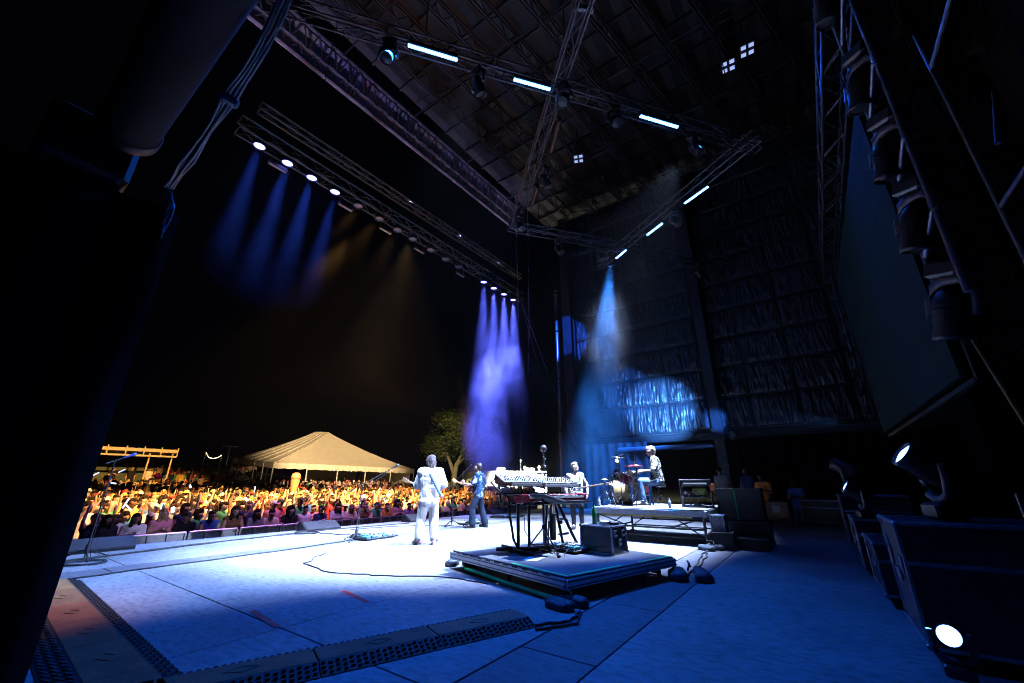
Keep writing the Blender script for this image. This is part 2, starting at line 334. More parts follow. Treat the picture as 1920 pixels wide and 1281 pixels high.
# lit four-panel house lights under the roof
HL = M('house_light_cell', (.7, .75, 1), .4, 0, 0, emit=(.42, .56, 1), es=.75)
for (x, y, rz, lab) in ((-6.1, 13.85, .4, 'small four-cell house light glowing under the roof between the crossing trusses'), (.38, 13.05, .1, 'four-cell house light in a pair under the upper roof, the one nearer the trusses'), (1.02, 12.8, .1, 'four-cell house light in a pair under the upper roof, the one nearer the screen')):
    t = thing('house_light', lab, 'ceiling light', (x, y, 15.6), rz, 'four-cell house lights'); t.scale = (.95, .95, 1); MB().box((0, 0, .06), (.5, .56, .08)).build('housing', BLK, t)
    for a in (-1, 1):
        for b in (-1, 1): [MB().box((a * .125, b * .15 + q * .055, .01), (.16, .038, .02)).build('cell', HL, t) for q in (-1, 0, 1)]
    MB().cyl((0, 0, .1), (0, 0, 1.85), .02).build('stem', BLK, t)

# ================================================================== trusses and fixtures
def truss(name, label, p0, p1, w=.3, h=.3, r=.024, group=None, pitch=.62, mat=DALU):
    p0 = Vector(p0); p1 = Vector(p1); d = (p1 - p0); L = d.length; d.normalize()
    up = Vector((0, 0, 1)) if abs(d.z) < .9 else Vector((1, 0, 0)); sd = d.cross(up).normalized(); up = sd.cross(d)
    t = thing(name, label, 'truss', p0, 0, group)
    c = [sd * (w / 2) * a + up * (h / 2) * b for a, b in ((-1, -1), (1, -1), (1, 1), (-1, 1))]
    for q in c: MB().cyl(q, q + d * L, r, n=8).build('chord', mat, t)
    b = MB(); n = max(2, int(L / pitch))
    for f in range(4):
        A, B = c[f], c[(f + 1) % 4]
        for i in range(n):
            u, v = L * i / n, L * (i + 1) / n
            (b.cyl(A + d * u, B + d * v, r * .5, n=5, cap=False) if i % 2 else b.cyl(B + d * u, A + d * v, r * .5, n=5, cap=False))
            if i % 4 == 0: b.cyl(A + d * u, B + d * u, r * .6, n=5, cap=False)
        b.cyl(A + d * L, B + d * L, r * .7, n=5, cap=False)
    b.build('lacing', mat, t, kind='stuff')
    for u in (0, L):
        MB().box(d * u, (w + .08, .03, h + .08) if False else (.0001, .0001, .0001)) if False else None
    k = 3.0
    while k < L - 1:
        for f in (0, 2): MB().bbox((c[f] + c[(f + 1) % 4]) / 2 + d * k, (.06, .06, .06), .01).build('coupler', BLK, t)
        k += 3.0
    return t
TG = 'diamond of overhead lighting trusses'
truss('lighting_truss', 'overhead truss carrying three lit blue bars, nearest the roof front', (-7.6, 1.4, 11), (.55, 12.2, 11), group=TG)
truss('lighting_truss', 'overhead truss with two unlit copper-tinted bars crossing the other trusses', (-1.9, 5.4, 11.02), (-7.9, 11.1, 11.02), group=TG)
truss('lighting_truss', 'overhead truss running out to the quilted wall above the drums', (-8.0, 10.9, 10.95), (-1.3, 19.6, 10.95), group=TG)
truss('lighting_truss', 'overhead truss with the glowing bars on the far wall side of the diamond', (.6, 11.7, 11.0), (-6.3, 15.9, 11.0), group=TG)
t = thing('hoist_ladder', 'short open ladder frame hanging above the crossing of two trusses', 'frame', (-2.2, 5.85, 11.35), R(40))
for s in (-1, 1):
    MB().box((s * .2, 0, .45), (.05, .08, .9)).build('rail', ALU, t)
for z in (.1, .8): MB().box((0, 0, z), (.42, .07, .14)).build('rung', ALU, t)
MB().lathe([(.0, -.1), (.12, -.06), (.13, .1), (.06, .2)], (0, 0, 1.1)).build('hoist_motor', BLK, t)
truss('front_truss', 'long front truss of violet spotlights over the stage edge, lower box', (FX, 2.45, 10.8), (FX, 16.6, 10.95), .4, .4, .026)
t = truss('front_truss', 'slim pipe truss above the row of violet spotlights', (FX + .05, 2.8, 11.75), (FX + .05, 16.4, 12.15), .25, .25, .028)
# hanging chains and ropes
def rope(name, label, pts, r, mat, cat='rope', group=None): return MB().tube(pts, r, 5).build(name, mat, label=label, cat=cat, group=group)
for k, (x, y) in enumerate(((FX, 4.4), (FX, 9.6), (FX, 15.7))):
    rope('motor_chain', ['lifting chain of the front truss, end closest to the viewer', 'lifting chain at the middle of the front truss', 'lifting chain at the wall end of the front truss'][k], [(x, y, 12.1), (x, y, 17.6)], .016, BLK, 'chain', 'front truss chains')
for k, (x, y) in enumerate(((-5.5, 4.1), (.2, 11.6), (-7.2, 11.9), (-2.2, 18.4), (-3.0, 6.5))):
    rope('motor_chain', ['lifting chain at the low end of the barred truss', 'lifting chain at the corner of the diamond under the roof pair lights', 'lifting chain at the corner of the diamond near the roof girder', 'lifting chain above the drum end truss', 'lifting chain at the truss crossing'][k], [(x, y, 11.2), (x, y, 17.6)], .016, BLK, 'chain', 'diamond truss chains')
SILV = M('pale_cable', (.5, .55, .62), .4, .2)
rope('hanging_cable', 'pale cable hanging plumb from the roof corner by the stage edge', [(-11.0, 15.62, 17.6), (-11.0, 15.9, 9), (-11.0, 16.1, -.0)], .018, SILV, 'cable')
rope('hanging_cable', 'pale cable hanging a little further from the stage edge lamps', [(-11.0, 16.95, 17.6), (-11.0, 16.9, 9), (-11.0, 16.6, 4.6)], .018, SILV, 'cable')
rope('guy_rope', 'slack rope slanting down from the front truss end toward the drums', [(-11.2, 16.5, 10.6), (-10.3, 17.6, 6.6), (-9.5, 18.8, 3.0)], .016, SILV)
rope('guy_rope', 'second rope slanting beside the first from the front truss end', [(-11.2, 16.5, 10.5), (-10.6, 17.4, 6.4), (-10.2, 18.6, 2.6)], .014, SILV)
rope('guy_rope', 'thin dark rope looping across the quilted wall', [(-2.6, 19.9, 11.0), (-1.2, 20.3, 8.4), (.2, 20.4, 6.9), (1.9, 20.4, 6.0)], .016, GIRT)
# sparkling cable chain near the singer's back
t = thing('cable_chain', 'glinting chain of clipped cables hanging over the far stage edge', 'chain', (-11.0, 16.8, 0))
cl = MB()
for k in range(46):
    z = 3.0 + k * .085; a = k * 2.4; cl.box((.05 * math.cos(a), .05 * math.sin(a), z), (.05, .03, .07), (a, .4, a))
cl.build('link', CHR, t, kind='stuff'); MB().cyl((0, 0, 3), (0, 0, 12), .012, n=5).build('cord', BLK, t)

# --- fixtures
def par(y, lit, idx, g):
    lab = ('lit violet spotlight on the front truss, ' if lit else 'unlit round spotlight on front truss, ') + idx
    t = thing('stage_spotlight', lab, 'spotlight', (FX, y, FZ), 0, g)
    MB().lathe([(.0, .3), (.1, .29), (.14, .2), (.16, .02), (.17, -.06), (.155, -.065), (.15, .0)], (0, 0, 0), n=18).build('can', BLK, t)
    MB().lathe([(.0, -.025), (.08, -.03), (.15, -.02)], (0, 0, 0), n=18).build('lens', LENS if lit else LENSD, t)
    y_ = MB(); y_.tube([(0, -.2, .02), (0, -.21, .2), (0, -.1, .34), (0, .1, .34), (0, .21, .2), (0, .2, .02)], .014, 5); y_.build('yoke', BLK, t)
    MB().bbox((0, 0, .36), (.06, .08, .1), .01).build('clamp', BLK, t); return t
names_a = ['first from the near end', 'second from the near end', 'third from the near end', 'fourth, last of the near lit four']
names_b = ['first of four over far edge', 'second of four over far edge', 'third of four over far edge', 'end one beside the hanging cables']
for y, n in zip(LIT_A, names_a): par(y, True, n, 'lit violet spotlights')
for y, n in zip(LIT_B, names_b): par(y, True, n, 'lit violet spotlights')
for y, n in zip(UNLIT, ['next to the near lit four', 'second after the near lit four', 'third after the near lit four', 'middle of the dark row', 'third before the far lit four', 'second before the far lit four', 'next to the far lit four']): par(y, False, n, 'unlit spotlights on the front truss')
# small wash bars hung under the front truss between the lamps
for y, n in ((3.7, 'between the first two lit lamps'), (6.0, 'after the near lit four'), (7.7, 'under the near part of the dark row'), (9.4, 'under the middle of the dark row'), (11.9, 'under the end of the dark row')):
    t = thing('strip_fixture', 'small dark strip fixture under the front truss ' + n, 'light fixture', (FX - .2, y, FZ - .18), 0, 'strip fixtures on the front truss')
    MB().bbox((0, 0, 0), (.12, .55, .12), .02).build('body', BLKP, t); MB().box((0, 0, -.065), (.08, .5, .01)).build('lens', LENSD, t)
    for s in (-1, 1): MB().box((0, s * .2, .14), (.03, .03, .2)).build('bracket', BLK, t)

def bar(a, b, lit, label):
    a = Vector(a); b = Vector(b); m = (a + b) / 2; d = b - a; L = d.length; rz = math.atan2(d.y, d.x)
    t = thing('led_bar', label, 'light bar', m, rz, 'bar lights on the diamond trusses')
    MB().bbox((0, 0, .09), (L, .11, .13), .02).build('housing', BLK, t)
    n = 18; q = MB()
    if lit:
        for k in range(n): q.bbox((-L / 2 + L * (k + .5) / n, 0, -.0), (L / n * .93, .085, .05), .015)
        q.build('lens_row', BARL, t)
    else:
        for k in range(n): q.lathe([(.035, 0), (.03, -.02), (.012, -.03)], (-L / 2 + L * (k + .5) / n, 0, .025), n=8)
        q.build('lens_row', M('copper_lens', (.55, .28, .15), .25, .7), t)  # orange reflected light put into the lens colour of unlit bars
    for s in (-1, 1):
        MB().box((s * L * .46, 0, .2), (.03, .13, .1)).build('bracket', BLK, t)
BP = [((-5.65, 3.76), (-4.96, 4.68), 'first from the girder end'), ((-4.15, 5.85), (-3.55, 6.62), 'beside the truss crossing'), ((-1.95, 8.73), (-1.2, 9.72), 'upstage end of its truss')]
for a, b, n in BP: bar((*a, 10.7), (*b, 10.7), True, 'glowing blue-white bar light on the barred truss, ' + n)
for a, b, n in (((-1.0, 12.8), (-1.88, 13.25), 'highest of the three'), ((-2.86, 13.96), (-3.6, 14.39), 'middle of the three'), ((-4.69, 14.96), (-5.3, 15.36), 'lowest and smallest of the three')):
    bar((*a, 10.7), (*b, 10.7), True, 'glowing blue bar light on the wall side truss, ' + n)
bar((-3.83, 7.63, 10.7), (-4.62, 8.48, 10.7), False, 'unlit copper-tinted bar light just past the truss crossing')
bar((-5.77, 9.53, 10.7), (-6.47, 10.24, 10.7), False, 'unlit copper-tinted bar light toward the roof girder')

def moving_head(label, loc, hang, pan, tilt, lit=None, sc=1.0, group=None, euler=None):
    t = thing('moving_head_light', label, 'stage light', loc, 0, group)
    t.rotation_euler = euler or ((PI if hang else 0), 0, pan); t.scale = (sc,) * 3
    MB().bbox((0, 0, .09), (.36, .3, .18), .03).build('base', BLKP, t)
    y = MB()
    y.tube([(-.23, 0, .62), (-.235, 0, .42), (-.19, 0, .27), (-.08, 0, .21), (.08, 0, .21), (.19, 0, .27), (.235, 0, .42), (.23, 0, .62)], [.04, .05, .055, .06, .06, .055, .05, .04], 8)
    y.build('yoke', M('yoke_plastic', (.06, .065, .075), .45, 0, .3, 12), t)
    ax = Vector((0, math.sin(tilt), math.cos(tilt))); c = Vector((0, 0, .56))
    h = MB().lathe([(.0, -.24), (.11, -.23), (.155, -.14), (.165, .02), (.15, .16), (.165, .26), (.165, .31), (.145, .31), (.14, .26)], c, ax, 18); hd = h.build('head', BLKP, t)
    for k in (-.08, -.03, .02): MB().lathe([(.168, k), (.172, k + .012), (.168, k + .024)], c, ax, 18).build('fin', BLK, hd)
    MB().lathe([(.0, .30), (.07, .30), (.142, .275)], c, ax, 18).build('lens', lit or LENSD, hd)
    return t
HG = 'moving heads hanging from the diamond trusses'
for (x, y), n in zip(((-5.95, 3.5), (-4.75, 5.2), (-2.45, 8.1), (-.95, 10.35), (-3.25, 6.75), (-5.1, 8.9), (-7.1, 10.4), (-5.5, 14.2), (-2.5, 18.1), (-2.3, 13.5), (-6.7, 12.6)),
                     ('before the first glowing bar', 'between the first two glowing bars', 'just before the third glowing bar', 'after the third glowing bar', 'at the truss crossing', 'between the copper-tinted bars', 'at the girder end of the copper-tinted truss', 'beside the smallest bar over the drums', 'at the wall end of the drum truss', 'between the two higher wall side bars', 'on the truss nearest the girder corner')):
    moving_head('black moving head hanging from the trusses, ' + n, (x, y, 10.75), True, (x * 3 + y) % 3, .5, BLKP, .85, HG)

# ================================================================== people
def capsule(mb, a, b, ra, rb, n=12, m=4):
    a = Vector(a); b = Vector(b); d = b - a
    if d.length < 1e-5: d = Vector((0, 0, 1e-4))
    q = d.to_track_quat('Z', 'Y'); vs = []; k = 0
    for i in range(1, m + 1):
        ph = PI / 2 * i / m; vs += [a + q @ Vector((ra * math.sin(ph) * math.cos(2 * PI * j / n), ra * math.sin(ph) * math.sin(2 * PI * j / n), -ra * math.cos(ph))) for j in range(n)]; k += 1
    for i in range(m, 0, -1):
        ph = PI / 2 * i / m; vs += [a + d + q @ Vector((rb * math.sin(ph) * math.cos(2 * PI * j / n), rb * math.sin(ph) * math.sin(2 * PI * j / n), rb * math.cos(ph))) for j in range(n)]; k += 1
    fs = [(i * n + j, i * n + (j + 1) % n, (i + 1) * n + (j + 1) % n, (i + 1) * n + j) for i in range(k - 1) for j in range(n)]
    p0 = len(vs); vs += [a - q @ Vector((0, 0, ra)), a + d + q @ Vector((0, 0, rb))]
    fs += [(p0, (j + 1) % n, j) for j in range(n)] + [(p0 + 1, (k - 1) * n + j, (k - 1) * n + (j + 1) % n) for j in range(n)]
    mb.add(vs, fs, 0, True)
TMP = bpy.data.scenes.new('workbench')
def organic_mesh(name, prims, voxel, mats, smooth=2, decim=1.0, wrinkle=0.0, seed=0):
    mb = MB()
    for p in prims: capsule(mb, p[0], p[1], p[2], p[3], 10 if voxel > .02 else 12, 3 if voxel > .02 else 4)
    o = mb.build('tmp', mats[0]); md = o.modifiers.new('r', 'REMESH'); md.mode = 'VOXEL'; md.voxel_size = voxel
    if smooth: sm = o.modifiers.new('s', 'SMOOTH'); sm.factor = .5; sm.iterations = smooth
    if decim < 1: dm = o.modifiers.new('d', 'DECIMATE'); dm.ratio = decim
    COL.objects.unlink(o); TMP.collection.objects.link(o)
    with bpy.context.temp_override(scene=TMP, view_layer=TMP.view_layers[0]): dg = bpy.context.evaluated_depsgraph_get()
    me = bpy.data.meshes.new_from_object(o.evaluated_get(dg)); me.name = name
    old = o.data; bpy.data.objects.remove(o); bpy.data.meshes.remove(old)
    me.materials.clear()
    for m in mats: me.materials.append(m)
    n = len(me.polygons)
    if wrinkle:
        nv = len(me.vertices); co = np.zeros(nv * 3); me.vertices.foreach_get('co', co); nr = np.zeros(nv * 3); me.vertex_normals.foreach_get('vector', nr)
        k = np.array([noise.noise((x * 9 + seed, y * 9, z * 5)) + .6 * noise.noise((x * 18, y * 18 + seed, z * 9)) for x, y, z in co.reshape(-1, 3)])
        me.vertices.foreach_set('co', co + nr * np.repeat(k, 3) * wrinkle)
    if len(mats) > 1:
        C = np.zeros(n * 3); me.polygons.foreach_get('center', C); C = C.reshape(-1, 3); D = np.full(n, 1e9); MI = np.zeros(n, int)
        for p in prims:
            A = np.array(p[0]); B = np.array(p[1]); d = B - A; L = max(1e-9, float(d @ d)); t = np.clip((C - A) @ d / L, 0, 1)
            dist = np.linalg.norm(C - A - t[:, None] * d, axis=1) - (p[2] * (1 - t) + p[3] * t)
            k = dist < D; D[k] = dist[k]; MI[k] = p[4]
        me.polygons.foreach_set('material_index', MI.astype(np.int32))
    me.polygons.foreach_set('use_smooth', [True] * n); me.update(); return me
def V(*a): return Vector(a)
def head_xf(c, yaw=0, pitch=0, roll=0):
    m = Euler((pitch, roll, yaw)).to_matrix(); c = Vector(c); return lambda x, y, z: tuple(c + m @ Vector((x, y, z)))
def head_prims(h, mi=0):
    return [(h(0, -.03, .05), h(0, -.005, .03), .092, .09, mi), (h(-.025, .02, .0), h(.025, .02, .0), .07, .07, mi), (h(0, .045, -.075), h(0, .03, -.03), .042, .06, mi),
            (h(0, .095, .02), h(0, .112, -.022), .011, .017, mi), (h(-.03, .078, .038), h(.03, .078, .038), .02, .02, mi),
            (h(.083, -.005, .015), h(.083, -.012, -.02), .016, .013, mi), (h(-.083, -.005, .015), h(-.083, -.012, -.02), .016, .013, mi),
            (h(-.015, .083, -.055), h(.015, .083, -.055), .014, .014, mi)]
def hand_prims(w, d, nrm, curl=.5, mi=0, thumb=1, fat=1.0):
    w = Vector(w); d = Vector(d).normalized(); nrm = Vector(nrm); nrm = (nrm - d * nrm.dot(d)).normalized(); s = d.cross(nrm) * thumb; P = []
    P.append((w, w + d * .03, .026, .03, mi)); P.append((w + d * .035 + s * .018, w + d * .085 + s * .024, .022, .017, mi)); P.append((w + d * .035 - s * .018, w + d * .08 - s * .024, .022, .016, mi))
    for k, (o, l) in enumerate(((.033, .9), (.011, 1.0), (-.012, .95), (-.033, .78))):
        b = w + d * .088 + s * o; a1 = curl; a2 = curl * 2.1
        m = b + (d * math.cos(a1) + nrm * math.sin(a1)) * .042 * l; e = m + (d * math.cos(a2) + nrm * math.sin(a2)) * .045 * l
        P.append((b, m, .0105 * fat, .0095 * fat, mi)); P.append((m, e, .0095 * fat, .008 * fat, mi))
    tb = w + d * .03 + s * .03; tm = tb + (d * .7 + s * .6 + nrm * .3).normalized() * .04; P.append((tb, tm, .014, .011, mi)); P.append((tm, tm + (d * .9 + s * .1 + nrm * .5).normalized() * .034, .011, .009, mi))
    return [(tuple(a), tuple(b), r, q, m) for a, b, r, q, m in P]
def default_pose(**k):
    J = dict(pel=(0, 0, .95), chest=(0, .0, 1.3), neck=(0, -.01, 1.49), head=(0, .03, 1.645), yaw=0, pitch=0, roll=0,
             hipR=(.095, 0, .93), hipL=(-.095, 0, .93), kneeR=(.12, .03, .5), kneeL=(-.12, .03, .5), ankR=(.13, -.02, .1), ankL=(-.13, -.02, .1),
             toeR=(.17, .2, .035), toeL=(-.17, .2, .035), shR=(.185, -.01, 1.43), shL=(-.185, -.01, 1.43), elR=(.25, -.03, 1.15), elL=(-.25, -.03, 1.15), wrR=(.25, .1, .92), wrL=(-.25, .1, .92))
    J.update(k); return J
def torso(J, e=0.0, mi=0, low=0.0):
    p = Vector(J['pel']); c = Vector(J['chest']); n = Vector(J['neck']); mid = (p + c) / 2; X = V(1, 0, 0); P = []
    P.append((p - X * .065 + V(0, 0, -low), p + X * .065 + V(0, 0, -low), .115 + e, .115 + e, mi)); P.append((mid - X * .06, mid + X * .06, .105 + e, .105 + e, mi))
    P.append((c - X * .08 + V(0, 0, -.03), c + X * .08 + V(0, 0, -.03), .118 + e, .118 + e, mi)); P.append((c - X * .09 + V(0, 0, .06), c + X * .09 + V(0, 0, .06), .108 + e, .108 + e, mi))
    for s in (-1, 1): P.append((p + X * .075 * s, c + X * .1 * s, .1 + e, .105 + e, mi)); P.append((c + X * .1 * s + V(0, 0, .04), Vector(J['shR' if s > 0 else 'shL']), .09 + e, .068 + e, mi)); P.append((n + V(0, -.01, -.03), Vector(J['shR' if s > 0 else 'shL']) + V(0, 0, .01), .06 + e, .055 + e, mi))
    return [(tuple(a), tuple(b), r, q, m) for a, b, r, q, m in P]
def skin_prims(J, hands, fat=1.0):
    h = head_xf(J['head'], J['yaw'], J['pitch'], J['roll']); P = torso(J, -.012) + head_prims(h)
    P.append((J['neck'], h(0, -.02, -.05), .058, .056, 0))
    for s in 'RL':
        P += [(J['sh' + s], J['el' + s], .05, .038, 0), (J['el' + s], J['wr' + s], .038, .026, 0)]
        P += [(J['hip' + s], J['knee' + s], .085, .055, 0), (J['knee' + s], J['ank' + s], .055, .04, 0), (J['ank' + s], J['toe' + s], .04, .028, 0)]
        d, nrm, curl = hands[s]; P += hand_prims(J['wr' + s], d, nrm, curl, 0, 1 if s == 'R' else -1)
    return P, h
EYE = M('eye_dark', (.02, .015, .015), .3, 0, 0); LIP = M('lip_skin', (.32, .12, .10), .5, 0, .1)
def figure(label, loc, rz, J, hands, skin, shirt, trousers, shoes, sleeve=1.0, loose=.02, leg=(.105, .085, .08), low=.03, shirt_wr=.007, sole=None, shirt_name='shirt'):
    t = thing('person', label, 'person', loc, rz)
    P, h = skin_prims(J, hands); o = bpy.data.objects.new('body', organic_mesh('body', P, .0085, [skin], 1)); COL.objects.link(o); o.parent = t
    Q = torso(J, loose, 0, low)
    Q.append((J['neck'], tuple(Vector(J['neck']) + V(0, -.005, .015)), .07, .066, 0))
    for s in 'RL':
        a, b, c = Vector(J['sh' + s]), Vector(J['el' + s]), Vector(J['wr' + s])
        if sleeve > .3: Q.append((tuple(a), tuple(lerp(a, b, min(1, sleeve * 2 if sleeve <= .5 else 1))), .068 + loose * .7, .058 + loose * .7, 0))
        if sleeve >= 1: Q.append((tuple(b), tuple(lerp(b, c, .92)), .056 + loose * .6, .04 + loose * .5, 0))
    o = bpy.data.objects.new(shirt_name, organic_mesh(shirt_name, Q, .013, [shirt], 3, 1, shirt_wr, 3)); COL.objects.link(o); o.parent = t
    Q = []
    p = Vector(J['pel'])
    Q.append((tuple(p - V(.07, 0, -.02)), tuple(p + V(.07, 0, .02)), .122, .122, 0)); Q.append((tuple(p - V(.06, 0, .06)), tuple(p + V(.06, 0, -.06)), .12, .12, 0))
    for s in 'RL': Q += [(J['hip' + s], J['knee' + s], leg[0], leg[1], 0), (J['knee' + s], tuple(lerp(J['knee' + s], J['ank' + s], .93)), leg[1], leg[2], 0)]
    o = bpy.data.objects.new('trousers', organic_mesh('trousers', Q, .013, [trousers], 3, 1, .008, 8)); COL.objects.link(o); o.parent = t
    for s in 'RL':
        a = Vector(J['ank' + s]); e = Vector(J['toe' + s]); fwd = (e - a); fwd.z = 0; fwd.normalize(); base = a.z - .1
        heel = V(a.x, a.y, base + .05) - fwd * .05; ball = V(e.x, e.y, base + .045) - fwd * .03; sd = V(-fwd.y, fwd.x, 0)
        Q = [(tuple(heel), tuple(ball), .045, .045, 0), (tuple(ball), tuple(ball + fwd * .04 + V(0, 0, -.008)), .046, .036, 0), (tuple(heel + V(0, 0, .05)), tuple(lerp(heel, ball, .45) + V(0, 0, .035)), .04, .036, 0)]
        o = bpy.data.objects.new('shoe', organic_mesh('shoe', Q, .009, [shoes], 2)); COL.objects.link(o); o.parent = t
        b = MB(); k = [heel - fwd * .05, heel + sd * .046, ball + sd * .052, ball + fwd * .08, ball - sd * .052, heel - sd * .046]
        vs = [V(q.x, q.y, base + .002) for q in k] + [V(q.x, q.y, base + .026) for q in k]
        b.add(vs, [tuple(range(5, -1, -1)), tuple(range(6, 12))] + [(i, (i + 1) % 6, 6 + (i + 1) % 6, 6 + i) for i in range(6)]); b.build('sole', sole or RUB, o)
    f = MB()
    for s in (-1, 1): f.sph(h(.033 * s, .094, .018), (.012, .008, .007), 8, 5)
    f.build('eyes', EYE, t); MB().sph(h(0, .099, -.052), (.021, .006, .006), 8, 5).build('mouth', LIP, t)
    return t, h
def hair(t, h, mat, prims, wr=.008, vox=.011):
    Q = [(h(*a), h(*b), r, q, 0) for a, b, r, q in prims]
    o = bpy.data.objects.new('hair', organic_mesh('hair', Q, vox, [mat], 1, 1, wr, 5)); COL.objects.link(o); o.parent = t; return o
SKIN_A = M('fair_skin', (.52, .33, .25), .5, 0, .1, 12); SKIN_B = M('tan_skin', (.36, .21, .14), .5, 0, .1, 12); SKIN_C = M('brown_skin', (.16, .085, .055), .5, 0, .1, 12)
WCOT = M('white_cotton', (.74, .74, .76), .85, 0, .06, 5, .2, 120); WTRO = M('white_twill', (.70, .69, .68), .85, 0, .06, 5, .2, 120)
def pattern_mat(name, a, b, scale, sharp=.04, c=None):
    m = M(name, a, .8, 0, .1); nt = m.node_tree; bs = nt.nodes['Principled BSDF']; tc = [n for n in nt.nodes if n.type == 'TEX_COORD'][0]
    n = nt.nodes.new('ShaderNodeTexNoise'); n.inputs['Scale'].default_value = scale; n.inputs['Detail'].default_value = 2; n.inputs['Distortion'].default_value = 1.2
    nt.links.new(tc.outputs['Object'], n.inputs['Vector']); r = nt.nodes.new('ShaderNodeValToRGB')
    r.color_ramp.elements[0].position = .5 - sharp; r.color_ramp.elements[0].color = (*a, 1); r.color_ramp.elements[1].position = .5 + sharp; r.color_ramp.elements[1].color = (*b, 1)
    if c: e = r.color_ramp.elements.new(.66); e.color = (*c, 1)
    nt.links.new(n.outputs['Fac'], r.inputs['Fac']); nt.links.new(r.outputs['Color'], bs.inputs['Base Color']); return m

def guitar(name, label, cat, loc, rot, body_m, neck_m, neck_len=.62, sc=1.0, strap=None, head_m=None):
    t = thing(name, label, cat, loc); t.rotation_euler = rot
    ol = [(-.2, .09), (-.27, .15), (-.235, .165), (-.15, .125), (-.05, .105), (.06, .13), (.15, .165), (.21, .13), (.235, .03), (.22, -.09), (.15, -.165), (.05, -.15), (-.05, -.115), (-.13, -.13), (-.2, -.16), (-.235, -.14), (-.2, -.07), (-.17, 0)]
    ol = [(x * sc, z * sc) for x, z in ol]; n = len(ol); b = MB()
    k = .9; vs = [(x * k, -.022, z * k) for x, z in ol] + [(x, -.014, z) for x, z in ol] + [(x, .014, z) for x, z in ol] + [(x * k, .022, z * k) for x, z in ol]
    b.add(vs, [tuple(range(n)), tuple(range(4 * n - 1, 3 * n - 1, -1))] + [(r * n + i, (r + 1) * n + i, (r + 1) * n + (i + 1) % n, r * n + (i + 1) % n) for r in range(3) for i in range(n)]); b.build('body', body_m, t)
    L = neck_len; MB().bbox((-.15 - L / 2, .016, 0), (L + .06, .024, .05), .008).build('neck', neck_m, t)
    hb = MB(); x0 = -.15 - L - .02; vs = [(x0, y, z) for y in (.004, .02) for z in (-.025, .025)] + [(x0 - .1, y, z) for y in (.0, .016) for z in (-.045, .045)] + [(x0 - .19, y, z) for y in (-.006, .01) for z in (-.02, .05)]
    fs = []
    for q in (0, 4): fs += [(q, q + 1, q + 5, q + 4), (q + 2, q + 6, q + 7, q + 3), (q, q + 4, q + 6, q + 2), (q + 1, q + 3, q + 7, q + 5)]
    hb.add(vs, fs + [(0, 2, 3, 1), (8, 9, 11, 10)]); hd = hb.build('headstock', head_m or neck_m, t)
    for i in range(4): MB().cyl((x0 - .03 - .038 * i, .008, .03), (x0 - .03 - .038 * i, .008, .075), .009, n=6).build('tuner', CHR, hd)
    MB().bbox((.02, .027, -.02), (.2, .008, .14), .004).build('pickguard', M('guitar_guard', (.6, .58, .52), .4, 0, .05), t)
    for x in (-.03, .05): MB().bbox((x, .033, 0), (.03, .012, .08), .004).build('pickup', BLKP, t)
    MB().bbox((.13, .03, 0), (.04, .014, .09), .004).build('bridge', CHR, t)
    sb = MB()
    for i in range(4): sb.cyl((.14, .04, -.024 + .016 * i), (x0 - .03 - .03 * i, .034, -.018 + .012 * i), .0016, n=4, cap=False)
    sb.build('strings', CHR, t); return t
def strap(pts, wid, mat, parent, nrm):
    b = MB(); vs = []; k = len(pts)
    for i, p in enumerate(pts):
        p = Vector(p); d = (Vector(pts[min(i + 1, k - 1)]) - Vector(pts[max(i - 1, 0)])).normalized(); nn = Vector(nrm[i] if isinstance(nrm, list) else nrm); s = d.cross(nn).normalized() * wid / 2
        for q in (0, .004): vs += [p - s + nn.normalized() * q, p + s + nn.normalized() * q]
    fs = []
    for i in range(k - 1):
        a = i * 4; fs += [(a, a + 1, a + 5, a + 4), (a + 2, a + 6, a + 7, a + 3), (a, a + 4, a + 6, a + 2), (a + 1, a + 3, a + 7, a + 5)]
    b.add(vs, fs, 0, True); o = b.build('strap', mat, parent); return o

# --- guitarist in white, seen from behind
J = default_pose(chest=(0, -.01, 1.32), neck=(-.01, .0, 1.5), head=(-.01, .055, 1.66), yaw=.25, pitch=-.22, shR=(.195, 0, 1.44), shL=(-.195, 0, 1.44), elR=(.3, -.04, 1.18), wrR=(.2, .2, 1.1), elL=(-.27, .1, 1.17), wrL=(-.18, .42, 1.2),
                 ankR=(.15, -.05, .1), ankL=(-.16, .03, .1), kneeR=(.13, .02, .5), kneeL=(-.14, .06, .5), toeR=(.22, .15, .035), toeL=(-.24, .22, .035))
t, h = figure('long-haired guitarist in white top and trousers seen from behind at centre stage', (-6.93, 6.55, 0), R(58), J, {'R': ((-.7, .5, -.3), (0, -1, 0), .6), 'L': ((-.3, .5, .6), (.5, -.3, 0), .8)}, SKIN_A, WCOT, WTRO, pattern_mat('red_white_sneaker', (.6, .05, .08), (.75, .75, .75), 14), 1.0, .045, (.125, .105, .098), .1, .012, WCOT, 'sweater')
hair(t, h, M('grey_blond_hair', (.06, .048, .045), .9, 0, .45, 30, .5, 90), [((0, -.035, .06), (0, -.01, .055), .108, .10), ((0, -.07, .0), (0, -.085, -.09), .085, .055), ((.07, -.03, .02), (.075, -.05, -.1), .05, .03), ((-.07, -.03, .02), (-.075, -.05, -.1), .05, .03), ((0, -.08, -.08), (.03, -.1, -.15), .05, .02), ((-.03, -.09, -.09), (-.05, -.1, -.15), .04, .018), ((.07, .03, .09), (.09, .02, .03), .03, .02)], .014)
g1 = guitar('electric_guitar', 'pale electric guitar with blue-grey strap worn by the guitarist in white', 'guitar', (-6.93, 6.55, 0), (0, 0, R(58)), M('pink_white_lacquer', (.55, .42, .5), .25, 0, .1, coat=.6), M('maple', (.45, .27, .13), .4, 0, .2), .6)
